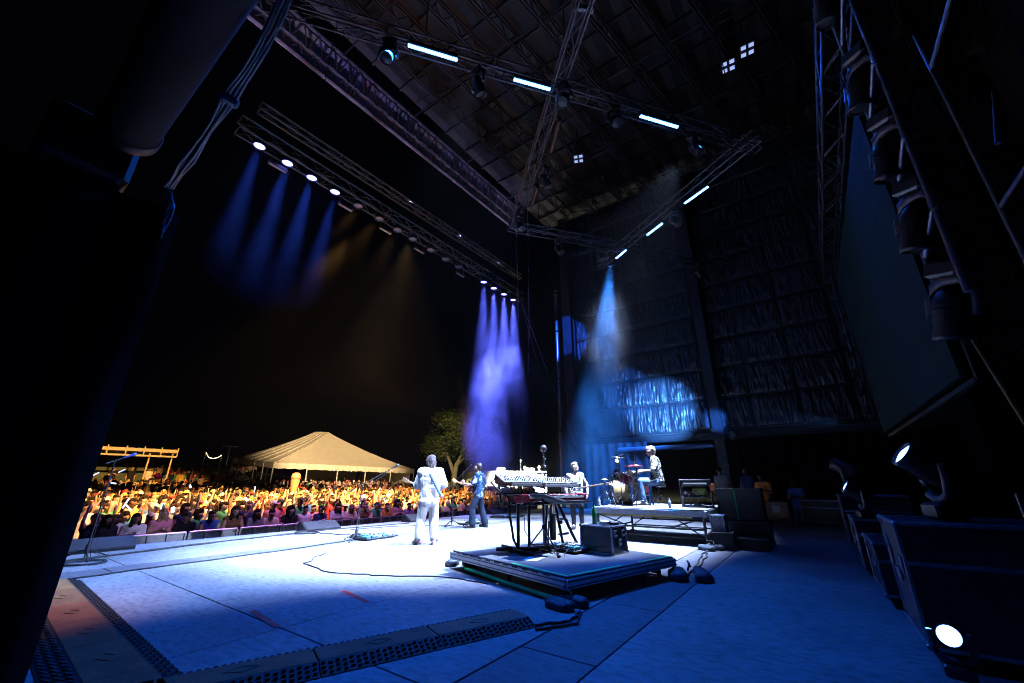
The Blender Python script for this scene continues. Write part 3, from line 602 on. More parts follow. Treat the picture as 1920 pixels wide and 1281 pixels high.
STR = M('blue_grey_webbing', (.10, .16, .24), .8, 0, .15, 40)
def shift(t, off, rot):   # move every part of a guitar in its player's frame
    mt = Matrix.Translation(Vector(off)) @ Euler(rot).to_matrix().to_4x4()
    for c in t.children: c.matrix_local = mt @ c.matrix_local
shift(g1, (.1, .235, 1.05), (0, R(15), R(-52)))
strap([(-.12, .18, 1.25), (-.15, .12, 1.47), (-.13, .02, 1.56), (-.09, -.09, 1.53), (-.03, -.165, 1.4), (.06, -.185, 1.22), (.16, -.17, 1.05), (.25, -.08, .93), (.3, .08, .9), (.3, .22, .98)], .075, STR, g1, [(0, 1, .2), (0, .5, 1), (0, 0, 1), (0, -1, .6), (0, -1, .1), (0, -1, 0), (.3, -1, 0), (1, -.5, 0), (1, 0, 0), (1, .3, 0)])

# --- singer in profile at his microphone
J = default_pose(chest=(0, .0, 1.3), neck=(0, .01, 1.5), head=(0, .06, 1.655), pitch=.12, yaw=-.05, elL=(-.3, .1, 1.18), wrL=(-.34, .36, 1.2), elR=(.3, -.08, 1.2), wrR=(.16, .2, 1.08),
                 ankR=(.2, -.16, .1), ankL=(-.17, .12, .1), kneeR=(.17, -.03, .52), kneeL=(-.15, .14, .52), toeR=(.27, .02, .035), toeL=(-.2, .33, .035))
t, h = figure('dark-haired singer in blue tie-dye shirt and dark jeans facing the crowd', (-8.22, 9.75, 0), R(112), J, {'R': ((-.8, .4, -.2), (0, -1, 0), .6), 'L': ((-.1, .4, .6), (.6, -.2, 0), .9)}, SKIN_B,
              pattern_mat('tie_dye', (.006, .016, .04), (.016, .05, .12), 7, .06, (.24, .29, .34)), M('dark_denim', (.008, .013, .026), .8, 0, .2, 9, .3, 150), BLK, .42, .03, (.115, .095, .1), .05, .008)
HDK = M('dark_hair', (.012, .01, .01), .5, 0, .4, 30, .4, 90)
hair(t, h, HDK, [((0, -.04, .06), (0, .02, .07), .1, .078), ((0, -.075, .02), (0, -.07, -.06), .07, .05), ((.06, -.02, .03), (.07, -.015, -.0), .04, .025), ((-.06, -.02, .03), (-.07, -.015, -.0), .04, .025)], .006)
hair(t, h, HDK, [((-.05, .05, -.07), (0, .075, -.09), .03, .034), ((.05, .05, -.07), (0, .075, -.09), .03, .034)], .004).name = 'beard'
MB().sph((-.13, -.02, 1.06), (.03, .04, .03), 8, 6).build('belt_pack', M('red_pack', (.5, .04, .08), .5, 0, .1), t)
g2 = guitar('electric_guitar', 'dark electric guitar with wooden headstock played by the tie-dye singer', 'guitar', (-8.22, 9.75, 0), (0, 0, R(112)), M('dark_red_lacquer', (.09, .015, .02), .2, 0, .2, coat=.7), M('rosewood_neck', (.2, .1, .05), .45, 0, .2), .6, head_m=M('amber_maple', (.55, .28, .09), .35, 0, .2))
shift(g2, (.1, .225, 1.08), (0, R(14), R(-20)))
strap([(-.1, .2, 1.3), (-.13, .1, 1.5), (-.08, -.1, 1.5), (.06, -.17, 1.22), (.22, -.08, 1.0), (.3, .15, 1.04)], .05, BLK, g2, [(0, 1, .2), (0, .4, 1), (0, -1, .5), (0, -1, 0), (1, -.6, 0), (1, .2, 0)])

# --- bass player facing the camera
J = default_pose(chest=(0, -.0, 1.32), neck=(0, .0, 1.5), head=(.0, .045, 1.66), pitch=.2, yaw=.35, roll=.12, elR=(.3, .0, 1.18), wrR=(.2, .2, 1.03), elL=(-.34, -.02, 1.17), wrL=(-.3, .17, .93), ankR=(.1, -.03, .1), ankL=(-.13, .0, .1))
t, h = figure('fair-haired bass player in white vest and black trousers behind the keyboards', (-5.72, 11.15, 0), R(216), J, {'R': ((-.6, .3, -.5), (0, -1, 0), .5), 'L': ((.1, .2, -.9), (.6, -.2, 0), .6)}, SKIN_A, WCOT, M('black_jeans', (.018, .02, .028), .8, 0, .2, 9), BLK, .0, .012, (.1, .075, .06), .04, .006, None, 'vest')
HFB = M('fair_hair', (.42, .33, .24), .5, 0, .4, 30, .4, 90)
hair(t, h, HFB, [((0, -.04, .06), (0, .03, .085), .1, .07), ((0, -.07, .02), (0, -.06, -.04), .068, .05), ((.05, .03, .09), (-.04, .06, .095), .04, .035)], .008)
hair(t, h, M('fair_beard', (.25, .17, .11), .6, 0, .3, 30), [((-.055, .04, -.06), (0, .07, -.095), .026, .03), ((.055, .04, -.06), (0, .07, -.095), .026, .03)], .004).name = 'beard'
g3 = guitar('bass_guitar', 'bass guitar with pale wooden headstock held by the man in the white vest', 'guitar', (-5.72, 11.15, 0), (0, 0, R(216)), M('cream_lacquer', (.55, .5, .4), .25, 0, .1, coat=.6), M('dark_fretboard', (.14, .09, .06), .45, 0, .2), .86, 1.1, head_m=M('pale_maple', (.62, .34, .2), .4, 0, .15))
shift(g3, (.1, .2, 1.06), (0, R(9), R(-6)))
strap([(-.1, .17, 1.2), (-.13, .12, 1.4), (-.12, .02, 1.53), (-.06, -.12, 1.48), (.06, -.16, 1.2), (.25, -.05, 1.05), (.32, .14, 1.06)], .06, STR, g3, [(0, 1, .2), (0, 1, .4), (0, 0, 1), (0, -1, .4), (0, -1, 0), (1, -.6, 0), (1, .2, 0)])

# --- drummer seated on the drum riser
DZ = .69
J = default_pose(pel=(0, -.02, .6), chest=(0, .03, .98), neck=(0, .06, 1.17), head=(0, .11, 1.325), pitch=-.1, yaw=-.2, hipR=(.1, .02, .56), hipL=(-.1, .02, .56), kneeR=(.22, .44, .56), kneeL=(-.2, .46, .57), ankR=(.22, .5, .1), ankL=(-.22, .44, .1), toeR=(.26, .73, .035), toeL=(-.28, .66, .035),
                 shR=(.19, .03, 1.1), shL=(-.19, .03, 1.1), elR=(.28, .1, .84), wrR=(.16, .36, .86), elL=(-.28, .1, .84), wrL=(-.1, .36, .82))
DR = (-3.35, 11.2, DZ)
t, h = figure('blond drummer in black and white print shirt seated at the drum kit', DR, R(112), J, {'R': ((-.1, .9, -.1), (0, 0, -1), 1.0), 'L': ((.1, .9, -.1), (0, 0, -1), 1.0)}, SKIN_A, pattern_mat('leaf_print', (.015, .015, .02), (.72, .70, .60), 17, .02), M('blue_satin', (.10, .19, .34), .4, 0, .15, 5), M('white_trainer', (.7, .7, .7), .6, 0, .1), .45, .03, (.115, .095, .085), .0, .008)
hair(t, h, M('blond_hair', (.5, .42, .3), .5, 0, .4, 30, .4, 90), [((0, -.04, .06), (0, .03, .08), .1, .075), ((0, -.075, .02), (0, -.075, -.05), .07, .05), ((.06, -.01, .04), (.075, -.01, .0), .04, .025), ((-.06, -.01, .04), (-.075, -.01, .0), .04, .025)], .008)
mt = Matrix.Translation(DR) @ Matrix.Rotation(R(112), 4, 'Z')
for w, d, n in (((.16, .45, .84), (-.1, .38, -.06), 'wrist nearer the wall'), ((-.1, .45, .8), (.08, .36, -.05), 'wrist nearer the camera')):
    a = mt @ Vector(w); b = mt @ (Vector(w) + Vector(d)); MB().cyl(a - (b - a) * .2, b, .008, .006, 6).build('drumstick', PLY, label='wooden drumstick held in the drummer\'s ' + n, cat='drumstick', group='drumsticks in use')

# ================================================================== stage gear
RN = V(-2.39, 4.35, 0); RZ = R(74.3); E1 = V(math.cos(RZ), math.sin(RZ), 0); E2 = V(-math.sin(RZ), math.cos(RZ), 0)
def rl(a, b, z=.25): return RN + E1 * a + E2 * b + V(0, 0, z)
DTOP = M('riser_top', (.10, .105, .12), .6, 0, .45, 2.2, .15, 30)
t = thing('keyboard_riser', 'low square stage platform with green tape edges carrying the keyboards', 'platform', RN, RZ)
MB().bbox((1.05, .6, .235), (2.1, 1.2, .03), .004).build('deck', DTOP, t); MB().bbox((1.05, 1.815, .235), (2.1, 1.2, .03), .004).build('deck', DTOP, t)
for (c, d) in (((1.05, -.012, .18), (2.15, .03, .1)), ((1.05, 2.43, .18), (2.15, .03, .1)), ((-.012, 1.21, .18), (.03, 2.39, .1)), ((2.112, 1.21, .18), (.03, 2.39, .1))):
    f = MB().bbox(c, d, .006).build('frame_rail', ALU, t)
    ax = 0 if d[0] > d[1] else 1
    rb = MB()
    for k in (-.025, .025): rb.box((c[0] + (0 if ax == 0 else (-.017 if c[0] < 1 else .017)), c[1] + ((-.017 if c[1] < 1 else .017) if ax == 0 else 0), c[2] + k), (d[0], .006, .012) if ax == 0 else (.006, d[1], .012))
    rb.build('rib', DALU, f)
for k in range(11): MB().bbox((-.029, .3 + .19 * k, .235), (.012, .1, .022), .003).build('edge_slot', BLK, t)
for x in (.15, 1.95):
    for y in (.15, 1.2, 2.28): MB().cyl((x, y, 0), (x, y, .15), .03).build('leg', BLK, t)
MB().cyl((1.95, .15, .05), (1.95, 2.28, .05), .018).build('brace', BLK, t)
def gtape(a, b, lab, w=.022):
    d = (b - a); n = V(-d.y, d.x, 0).normalized() * w; z = V(0, 0, .0045); MB().add([a - n + z, b - n + z, b + n + z, a + n + z], [(0, 1, 2, 3)]).build('edge_tape', GRN, label=lab, cat='tape', group='green edge tape on the keyboard riser')
gtape(rl(.03, .03), rl(.03, 1.0), 'green tape along the riser edge facing the stage floor'); gtape(rl(.06, .03), rl(.98, .03), 'green tape along the riser edge from its front corner'); gtape(rl(1.35, .03), rl(2.05, .03), 'green tape along the riser edge at its wall end')
MB().tube([rl(-.06, .1, .03), rl(-.05, 1.0, .045), rl(-.02, 2.0, .06)], .022, 6).build('green_strap', GRN, label='green strap lying under the edge of the keyboard riser', cat='strap')
# stage piano
KW = M('key_white', (.42, .42, .41), .35, 0, .03); KB = M('key_black', (.012, .012, .012), .3, 0, 0); RED = M('red_lacquer', (.42, .02, .03), .35, 0, .12, 5, coat=.3)
PZ = 1.0
p = thing('stage_piano', 'red stage piano on the keyboard stand, in front of the two synthesizers', 'keyboard', rl(.7, 1.46, PZ), RZ)
MB().bbox((.65, .17, -.05), (1.3, .34, .08), .012).build('case', RED, p); MB().bbox((.65, .235, .012), (1.3, .2, .045), .01).build('panel', RED, p)
for x in (.012, 1.288): MB().bbox((x, .06, .0), (.04, .18, .1), .012).build('end_block', RED, p)
MB().box((.65, .02, -.072), (1.26, .3, .03)).build('bottom_plate', BLKP, p)
kw = MB(); kb = MB(); N = 43
for i in range(N):
    x = .04 + 1.22 * (i + .5) / N; kw.box((x, .058, .0), (1.22 / N - .003, .15, .03))
    if i % 7 not in (2, 6): kb.box((x + .61 / N, .085, .02), (.013, .09, .02))
kw.build('white_keys', KW, p, kind='stuff'); kb.build('black_keys', KB, p, kind='stuff')
kn = MB()
for i in range(26): kn.cyl((.1 + .043 * i, .2 + .02 * (i % 3), .034), (.1 + .043 * i, .2 + .02 * (i % 3), .055), .009, n=6)
kn.build('knobs', M('knob_grey', (.5, .5, .5), .4, 0, 0), p, kind='stuff')
def synth(a, b, z, L, label, panel_rgb, cheek, tilt=.0):
    p = thing('synthesizer', label, 'synthesizer', rl(a, b, z), RZ, 'synthesizers'); p.rotation_euler = (tilt, 0, RZ)
    pr = [(0, 0), (0, .055), (.16, .06), (.2, .08), (.40, .18), (.42, .17), (.42, .05), (.3, 0)]
    for x in (0, L):
        c = MB(); n = len(pr); c.add([(x - .014, y, q) for y, q in pr] + [(x + .014, y, q) for y, q in pr], [tuple(range(n)), tuple(range(2 * n - 1, n - 1, -1))] + [(i, n + i, n + (i + 1) % n, (i + 1) % n) for i in range(n)]); c.build('cheek', cheek, p)
    q = [(.01, .0), (.01, .03), (.165, .03), (.185, .066), (.395, .166), (.41, .155), (.41, .045), (.3, .008)]; n = len(q)
    c = MB(); c.add([(.015, y, w) for y, w in q] + [(L - .015, y, w) for y, w in q], [tuple(range(n)), tuple(range(2 * n - 1, n - 1, -1))] + [(i, n + i, n + (i + 1) % n, (i + 1) % n) for i in range(n)])
    c.build('panel', M('synth_panel_' + str(int(a * 10)), panel_rgb, .4, 0, .05), p)
    kw = MB(); kb = MB(); N = int(L / .03)
    for i in range(N):
        x = .03 + (L - .06) * (i + .5) / N; kw.box((x, .085, .04), ((L - .06) / N - .003, .14, .02))
        if i % 7 not in (2, 6): kb.box((x + (L - .06) / N / 2, .11, .055), (.013, .085, .016))
    kw.build('white_keys', KW, p, kind='stuff'); kb.build('black_keys', KB, p, kind='stuff')
    k = MB(); sl = V(0, .21, .1); nn = V(0, -.1, .21).normalized(); rr = random.Random(int(a * 10))
    for r in range(4):
        for i in range(int(L / .05)):
            if rr.random() < .25: continue
            o = V(.05 + .05 * i, .185, .067) + sl * (.18 + .2 * r); k.cyl(o, o + nn * .022, .011, .009, 7)
    k.build('knobs', BLKP, p, kind='stuff')
    l = MB()
    for i in range(int(L / .1)):
        if i % 2 == 0: o = V(.08 + .1 * i, .185, .067) + sl * .08; l.box(o + nn * .004, (.05, .012, .008), (math.atan2(.1, .21), 0, 0))
    l.build('buttons', M('button_green', (.05, .4, .25), .4, 0, 0, emit=(.1, .9, .5), es=.4), p, kind='stuff')
WAL = M('walnut', (.16, .06, .03), .45, 0, .25, 8)
synth(.5, 1.6, 1.17, .68, 'cream synthesizer with walnut end cheeks, the one nearer the camera on the upper tier', (.2, .195, .18), WAL, .0)
synth(1.24, 1.64, 1.15, .86, 'long grey synthesizer with dark end cheeks, the one nearer the wall on the upper tier', (.16, .16, .18), M('dark_cheek', (.07, .05, .05), .45, 0, .2), .0)
# keyboard stand
s = thing('keyboard_stand', 'black two-tier keyboard stand with ladder legs on the low platform', 'keyboard stand', rl(0, 0, .25), RZ)
seg('post', s, (.68, 1.66, .03), (.68, 1.66, .66), .026); seg('post', s, (.95, 1.72, .03), (.95, 1.72, .66), .022)
for a, b in (((.55, 1.2, .03), (.72, 2.1, .03)), ((.45, 1.9, .03), (.95, 1.5, .03))): seg('foot', s, a, b, .026)
for y in (1.5, 1.76): seg('rail', s, (.62, y, .66), (2.05, y, .66), .02)
seg('ladder_leg', s, (1.45, 1.58, .66), (1.75, 1.45, .02), .026); seg('ladder_leg', s, (1.42, 1.8, .66), (1.5, 1.95, .02), .026); seg('ladder_leg', s, (1.36, 1.55, .66), (1.38, 1.4, .02), .022)
for z in (.2, .42): seg('rung', s, (1.38, 1.5, z), (1.68 - z * .3, 1.52, z), .018)
for k in ((1.58, 1.53, .38), (1.63, 1.5, .27), (1.38, 1.46, .38)): MB().lathe([(0, 0), (.028, .005), (.028, .03), (0, .034)], k, (.3, -1, 0), 8).build('knob', BLKP, s)
for x in (.5, .95, 1.2, 1.85):
    seg('upper_arm', s, (x, 1.86, .66), (x, 1.92, .93), .016); seg('upper_arm', s, (x, 1.92, .93), (x, 1.6, .885), .016)
seg('cross_bar', s, (.45, 1.92, .8), (1.95, 1.92, .8), .016)
# black cable loop from the synth end
MB().tube([rl(.36, 1.8, 1.3), rl(.28, 1.82, 1.22), rl(.34, 1.75, 1.12), rl(.5, 1.68, 1.0), rl(.53, 1.66, .7), rl(.56, 1.62, .42), rl(.66, 1.62, .28)], .018, 7).build('cable', RUB, label='thick black cable drooping from the end of the cream synthesizer', cat='cable')
MB().tube([rl(.95, 1.9, 1.1), rl(1.0, 1.9, .8), rl(.98, 1.86, .5), rl(1.1, 1.8, .28), rl(1.3, 1.5, .27)], .007, 5).build('cable', RUB, label='thin black cable hanging beneath the keyboards', cat='cable')
# tripod with sloping black pad
s = thing('pad_stand', 'chrome tripod stand holding a sloping black drum pad before the keyboards', 'stand', rl(.78, 1.2, .25), RZ)
seg('shaft', s, (0, 0, .12), (0, 0, .75), .017, CHR)
for k in range(3):
    a = 2 * PI * k / 3 + .5; d = V(math.cos(a), math.sin(a), 0); seg('leg', s, V(0, 0, .36), d * .3 + V(0, 0, .02), .012, CHR if k else BLK); MB().sph(d * .3 + V(0, 0, .022), (.03, .03, .022), 8, 5).build('foot', RUB, s)
    seg('strut', s, V(0, 0, .14), d * .2 + V(0, 0, .13), .008, CHR)
MB().lathe([(.03, 0), (.03, .05)], (0, 0, .34), n=10).build('collar', BLKP, s)
MB().bbox((.1, 0, .74), (.5, .34, .05), .02, (0, .22, .1)).build('pad', BLKP, s); MB().box((.1, 0, .772), (.42, .28, .006), (0, .22, .1)).build('pad_surface', RUB, s)
# stick holder clamped on a rung
s = thing('stick_holder', 'black cylinder holding pale drumsticks, clamped under the keyboards', 'stick holder', rl(1.06, 1.3, .25), RZ)
MB().lathe([(0, .16), (.045, .165), (.05, .5), (.062, .52), (.062, .53), (.052, .53), (.046, .2), (0, .19)], (0, 0, 0), n=14).build('tube', BLKP, s)
for k in range(7): a = k * .9; seg('stick', s, (.022 * math.cos(a), .022 * math.sin(a), .2), (.034 * math.cos(a), .034 * math.sin(a), .74 + .02 * (k % 3)), .0075, M('pale_wood', (.62, .52, .4), .5, 0, .1), 6)
seg('clamp_arm', s, (0, 0, .44), (.34, .2, .42), .012); seg('post', s, (-.02, .1, .02), (-.02, .06, .42), .014); MB().lathe([(.1, 0), (.1, .02), (0, .03)], (-.02, .1, 0), n=14).build('base', BLK, s)
# pedals on the riser
def pedalboard(label, loc, rz, w, d, n, seed, mats):
    s = thing('pedalboard', label, 'pedalboard', loc, rz); rr = random.Random(seed)
    MB().bbox((0, 0, .035), (w, d, .03), .008).build('tray', BLK, s)
    rows = 2 if d > .3 else 1; per = math.ceil(n / rows)
    for k in range(n):
        x = -w / 2 + w * ((k % per) + .5) / per; y = (-d / 4 + d / 2 * (k // per)) if rows > 1 else 0; m = mats[rr.randrange(len(mats))]
        hgt = rr.uniform(.035, .06); p = MB().bbox((x, y, .05 + hgt / 2), (w / per * .82, d / rows * .75, hgt), .008).build('pedal', m, s)
        for q in (-1, 0, 1): MB().cyl((x + q * w / per * .22, y + d / rows * .2, .05 + hgt), (x + q * w / per * .22, y + d / rows * .2, .066 + hgt), .011, n=7).build('knob', BLKP, p)
        MB().cyl((x, y - d / rows * .22, .05 + hgt), (x, y - d / rows * .22, .07 + hgt), .016, n=8).build('switch', CHR, p)
    c = MB()
    for k in range(6):
        x = rr.uniform(-w / 2, w / 2); c.tube([(x, d / 2, .07), (x + rr.uniform(-.1, .1), d / 2 + .06, .09), (x + rr.uniform(-.2, .2), d / 2 + .1, .02), (x + rr.uniform(-.3, .3), d / 2 + .2, .008)], .006, 5)
    c.build('patch_cables', RUB, s); return s
PM = [M('pedal_silver', (.45, .48, .5), .35, .5, .1), M('pedal_teal', (.05, .22, .25), .4, 0, .1), M('pedal_white', (.6, .62, .62), .4, 0, .1), M('pedal_blue', (.06, .14, .3), .4, 0, .1), BLKP]
pedalboard('small pedalboard with tangled leads under the keyboards', rl(1.28, 1.18, .25), RZ + 1.57, .5, .34, 6, 2, PM)
pedalboard('large pedalboard beside the white-clad guitarist\'s microphone stand', (-8.7, 6.55, 0), R(95), .95, .62, 12, 4, PM)
pedalboard('pedalboard at the feet of the tie-dye singer', (-9.2, 10.6, 0), R(100), 1.0, .45, 8, 6, PM)
pedalboard('effects board with loose cables in front of the bass player', (-9.6, 13.4, 0), R(90), 1.0, .5, 6, 8, [PM[3], PM[1], BLKP])
MB().bbox(rl(.45, 1.05, .254), (.34, .2, .004), .001, (0, 0, RZ + .5)).build('paper_sheet', M('paper', (.75, .75, .75), .8, 0, .03), label='white paper sheet lying by the tripod feet on the low platform', cat='paper')
# flight cases
ACL = M('case_laminate', (.03, .032, .04), .4, 0, .3, 6, .08); 
def flight_case(label, loc, rz, w, d, h, group=None, lam=ACL, edge=ALU, hw=True, wheels=False, open_front=False):
    s = thing('flight_case', label, 'case', loc, rz, group); z0 = .1 if wheels else 0
    MB().bbox((0, 0, z0 + h / 2), (w - .016, d - .016, h - .016), .004).build('panel', lam, s)
    e = .016; eb = MB()
    for x in (-1, 1):
        for y in (-1, 1): eb.bbox((x * (w / 2 - e / 2), y * (d / 2 - e / 2), z0 + h / 2), (e * 1.6, e * 1.6, h), .004)
        for z in (0, 1): eb.bbox((x * (w / 2 - e / 2), 0, z0 + (e / 2 if z == 0 else h - e / 2)), (e * 1.6, d - .03, e * 1.6), .004)
    for y in (-1, 1):
        for z in (0, 1): eb.bbox((0, y * (d / 2 - e / 2), z0 + (e / 2 if z == 0 else h - e / 2)), (w - .03, e * 1.6, e * 1.6), .004)
    eb.build('edging', edge, s)
    for x in (-1, 1):
        for y in (-1, 1):
            for z in (0, 1): MB().sph((x * (w / 2 - .006), y * (d / 2 - .006), z0 + (.012 if z == 0 else h - .012)), .024, 8, 6).build('ball_corner', CHR if edge is ALU else edge, s)
    if hw:
        for sx in (-1, 1):
            for y in (-.3, .3): MB().bbox((sx * (w / 2 + .004), y * d, z0 + h * .62), (.012, .1, .12), .004).build('latch', edge, s)
            MB().bbox((sx * (w / 2 + .004), 0, z0 + h * .5), (.014, .16, .09), .004).build('handle', edge, s)
        for y in (-1, 1): MB().bbox((0, y * (d / 2 + .002), z0 + h * .66), (w - .04, .01, .03), .002).build('lid_seam', edge, s)
    if wheels:
        for x in (-1, 1):
            for y in (-1, 1): wv = MB().cyl((x * (w / 2 - .09) - .02, y * (d / 2 - .09), .05), (x * (w / 2 - .09) + .02, y * (d / 2 - .09), .05), .05, n=12).build('wheel', RUB, s)
    return s
s = flight_case('silver-edged flight case with green bottle on top at the back of the low platform', rl(1.66, .84, .25), RZ + R(8), .42, .54, .37, None, M('case_sheen', (.05, .06, .08), .22, .2, .3, 5), ALU, False)
for k, (x, z) in enumerate(((-.11, .27), (.11, .27), (0, .15))):
    MB().bbox((x, -.272, z), (.09, .012, .1), .004).build('latch', ALU, s); MB().lathe([(0, 0), (.03, .0), (.03, .014), (.014, .02), (0, .02)], (x, -.278, z), (0, -1, 0), 12).build('dish', CHR, s)
MB().bbox((0, -.272, .32), (.14, .014, .04), .004).build('handle', CHR, s)
b = thing('bottle', 'green glass bottle standing on the silver-edged flight case', 'bottle', rl(1.6, .94, .62), 0)
MB().lathe([(0, 0), (.036, .004), (.038, .15), (.03, .19), (.014, .23), (.014, .29), (0, .29)], (0, 0, 0), n=14).build('glass', M('green_glass', (.02, .4, .08), .12, 0, .1, coat=.6), b); MB().cyl((0, 0, .28), (0, 0, .3), .016).build('cap', CHR, b)
for k, (a, c, lab) in enumerate(((1.66, .8, 'small pale effects box lying on the silver-edged flight case'), (1.72, .68, 'small dark tuner box lying at the edge of the silver-edged flight case'))):
    s = MB().bbox(rl(a, c, .65), (.1, .14, .05), .012, (0, 0, RZ + k)).build('effects_box', PM[2 - k * 2 + (4 if k else 0)] if k == 0 else BLKP, label=lab, cat='effects box')
# sandbags
def sandbag(label, loc, rz, sc=1):
    s = thing('sandbag', label, 'sandbag', loc, rz, 'black sandbags around the platform'); s.scale = (sc,) * 3
    BAG = M('sandbag_nylon', (.03, .04, .055), .6, 0, .3, 9, .3, 30)
    for k in (-1, 1):
        me = organic_mesh('pouch', [((k * .13, -.15, .055), (k * .13, .15, .055), .07, .065, 0), ((k * .18, -.12, .05), (k * .18, .12, .05), .06, .055, 0), ((k * .08, -.16, .05), (k * .08, .14, .06), .055, .05, 0)], .016, [BAG], 2, 1, .007, k); o = bpy.data.objects.new('pouch', me); COL.objects.link(o); o.parent = s; o.rotation_euler = (0, k * .18, 0); o.location = (0, 0, .012)
    MB().tube([(-.03, -.12, .11), (0, -.08, .17), (0, .08, .17), (.03, .12, .11)], .013, 6).build('handle', RUB, s)
sandbag('black sandbag at the corner of the low platform facing the guitarist', (-4.78, 5.3, 0), R(30)); sandbag('pair-pouch sandbag at the front corner of the low platform', (-2.36, 4.26, 0), R(75), .85)
sandbag('black sandbag at the wall end corner of the low platform', (-1.62, 6.35, 0), R(20), 1.15)
# cables on the floor
def wob(pts, seed, amp=.05, n=10):
    rr = random.Random(seed); out = []
    for i in range(len(pts) - 1):
        for k in range(n): out.append(lerp(pts[i], pts[i + 1], k / n))
    out.append(Vector(pts[-1])); return [p + V(amp * noise.noise(Vector((i * .31, seed, 0))), amp * noise.noise(Vector((seed, i * .31, 5))), 0) for i, p in enumerate(out)]
def cable(label, pts, r=.009, seed=0, amp=.08, mat=RUB, name='cable'): return MB().tube(wob(pts, seed, amp), r, 5).build(name, mat, label=label, cat='cable')
cable('single thin cable curling over the bright floor to the low platform', [(-7.6, 4.7, .009), (-6.9, 3.9, .009), (-5.9, 3.75, .009), (-5.2, 4.0, .009), (-4.4, 4.5, .009), (-3.6, 4.55, .009)], .008, 1, .12)
cable('long cable running along the floor seam before the guitarist', [(-8.3, 1.2, .009), (-8.4, 2.4, .009), (-8.5, 4.2, .009), (-8.7, 5.6, .009), (-8.8, 6.2, .009)], .012, 2, .06)
for k in range(3): cable(['thick cable bundle along the stage lip, strand on the audience side', 'middle strand of the cable bundle along the stage lip', 'strand of the stage lip bundle lying furthest from the audience'][k], [(-10.2 + .05 * k, 1.4, .011), (-10.4, 2.3 + .1 * k, .011), (-10.8 + .04 * k, 3.6, .011), (-11.0 - .05 * k, 5.6, .011), (-11.2, 7.0, .011), (-10.9, 9.5, .011)], .013, 5 + k, .1)
cable('cable curling from the guitarist\'s microphone to the stage lip', [(-8.7, 5.95, .009), (-9.2, 6.6, .009), (-10.2, 6.4, .009), (-11.0, 6.3, .009)], .009, 11, .15)
cable('cable running from the singer\'s stand along the stage lip', [(-9.3, 9.9, .009), (-10.2, 9.0, .009), (-10.6, 8.2, .009), (-10.7, 7.2, .009)], .009, 12, .15)
for k in range(2): cable(['pair of cables leaving the platform sandbag toward the rubber ramp, upper one', 'pair of cables leaving the platform sandbag toward the rubber ramp, lower one'][k], [(-2.15, 4.15, .011), (-2.1 + .1 * k, 3.8, .011), (-2.35 + .12 * k, 3.45, .011)], .012, 20 + k, .05)
for k in range(2): cable(['cable from the drum platform leg to the wall end sandbag', 'second cable beside it from the drum platform leg to the sandbag'][k], [(-1.95, 9.3, .011), (-1.9 + .07 * k, 8.4, .011), (-1.75 + .05 * k, 7.3, .011), (-1.7, 6.55, .011)], .012, 24 + k, .06)
def coil(label, loc, r, n, seed):
    rr = random.Random(seed); pts = []
    for k in range(n * 16): a = 2 * PI * k / 16; q = r * (.85 + .25 * noise.noise(Vector((k * .07, seed, 0)))); pts.append((loc[0] + q * math.cos(a), loc[1] + q * math.sin(a), loc[2] + .012 + .007 * (k / 16)))
    MB().tube(pts, .01, 5).build('cable_coil', RUB, label=label, cat='cable coil')
coil('coiled cable on the stage lip beside the violet-lit floor monitor', (-10.9, 6.1, 0), .3, 4, 1); coil('small cable coil beside the guitarist\'s microphone base', (-9.3, 6.6, 0), .2, 3, 2); coil('tangled cable coil by the front left microphone base', (-9.7, 1.85, 0), .3, 3, 3)
coil('blue-lit heap of coiled cable on the stage lip behind the keyboards', (-10.0, 13.1, 0), .4, 6, 4)
# microphone stands
def mic_stand(label, loc, rz, h, boom, up, tripod=True, micc=BLKP, lean=0):
    s = thing('microphone_stand', label, 'microphone stand', loc, rz)
    if tripod:
        for k in range(3): a = 2 * PI * k / 3 + .3; d = V(math.cos(a), math.sin(a), 0); lg = seg('leg', s, V(0, 0, .17), d * .36 + V(0, 0, .02), .011, BLK); MB().sph(d * .36 + V(0, 0, .02), .018, 7, 5).build('foot', RUB, s)
        MB().lathe([(.024, .1), (.03, .12), (.03, .22), (.02, .25)], (0, 0, 0), n=10).build('hub', BLKP, s)
    else: MB().lathe([(0, .03), (.13, .022), (.14, .01), (.14, 0)], (0, 0, 0), n=20).build('base', BLK, s)
    T = V(lean, 0, h); seg('shaft', s, V(0, 0, .03), T, .011); MB().sph(T, .024, 8, 6).build('clutch', BLKP, s)
    e = T + V(boom, 0, up); a = T - V(boom, 0, up) * .28
    if boom: seg('boom', s, a, e, .009); seg('counterweight', s, a, a - (e - T).normalized() * .1, .014)
    d = (e - T).normalized() if boom else V(0, 0, 1)
    MB().lathe([(.012, 0), (.016, .05), (.02, .13), (.028, .145), (.03, .17), (.02, .195), (0, .2)], e, d, 12).build('microphone', micc, s)
    MB().tube([e - d * .0, e - d * .15 + V(0, 0, -.06), T + V(.01, 0, -.1), V(.03, 0, h * .5), V(.04, .02, .2), V(.12, .1, .012)], .005, 5).build('lead', RUB, s); return s
mic_stand('leaning microphone stand with blue-lit microphone at the near end of the stage lip', (-10.2, 1.92, 0), R(100), 1.6, .1, .05, True, M('blue_mic', (.05, .1, .4), .4), -.0)
mic_stand('boom microphone stand beside the large pedalboard, left of the guitarist in white', (-8.6, 5.98, 0), R(48), 1.18, .62, .36)
mic_stand('boom microphone stand at the mouth of the tie-dye singer', (-9.15, 9.62, 0), R(25), 1.22, .42, .42)
s = mic_stand('tall straight stand with round black ball top rising behind the synthesizers', (-4.72, 7.75, 0), 0, 1.75, 0, 0)
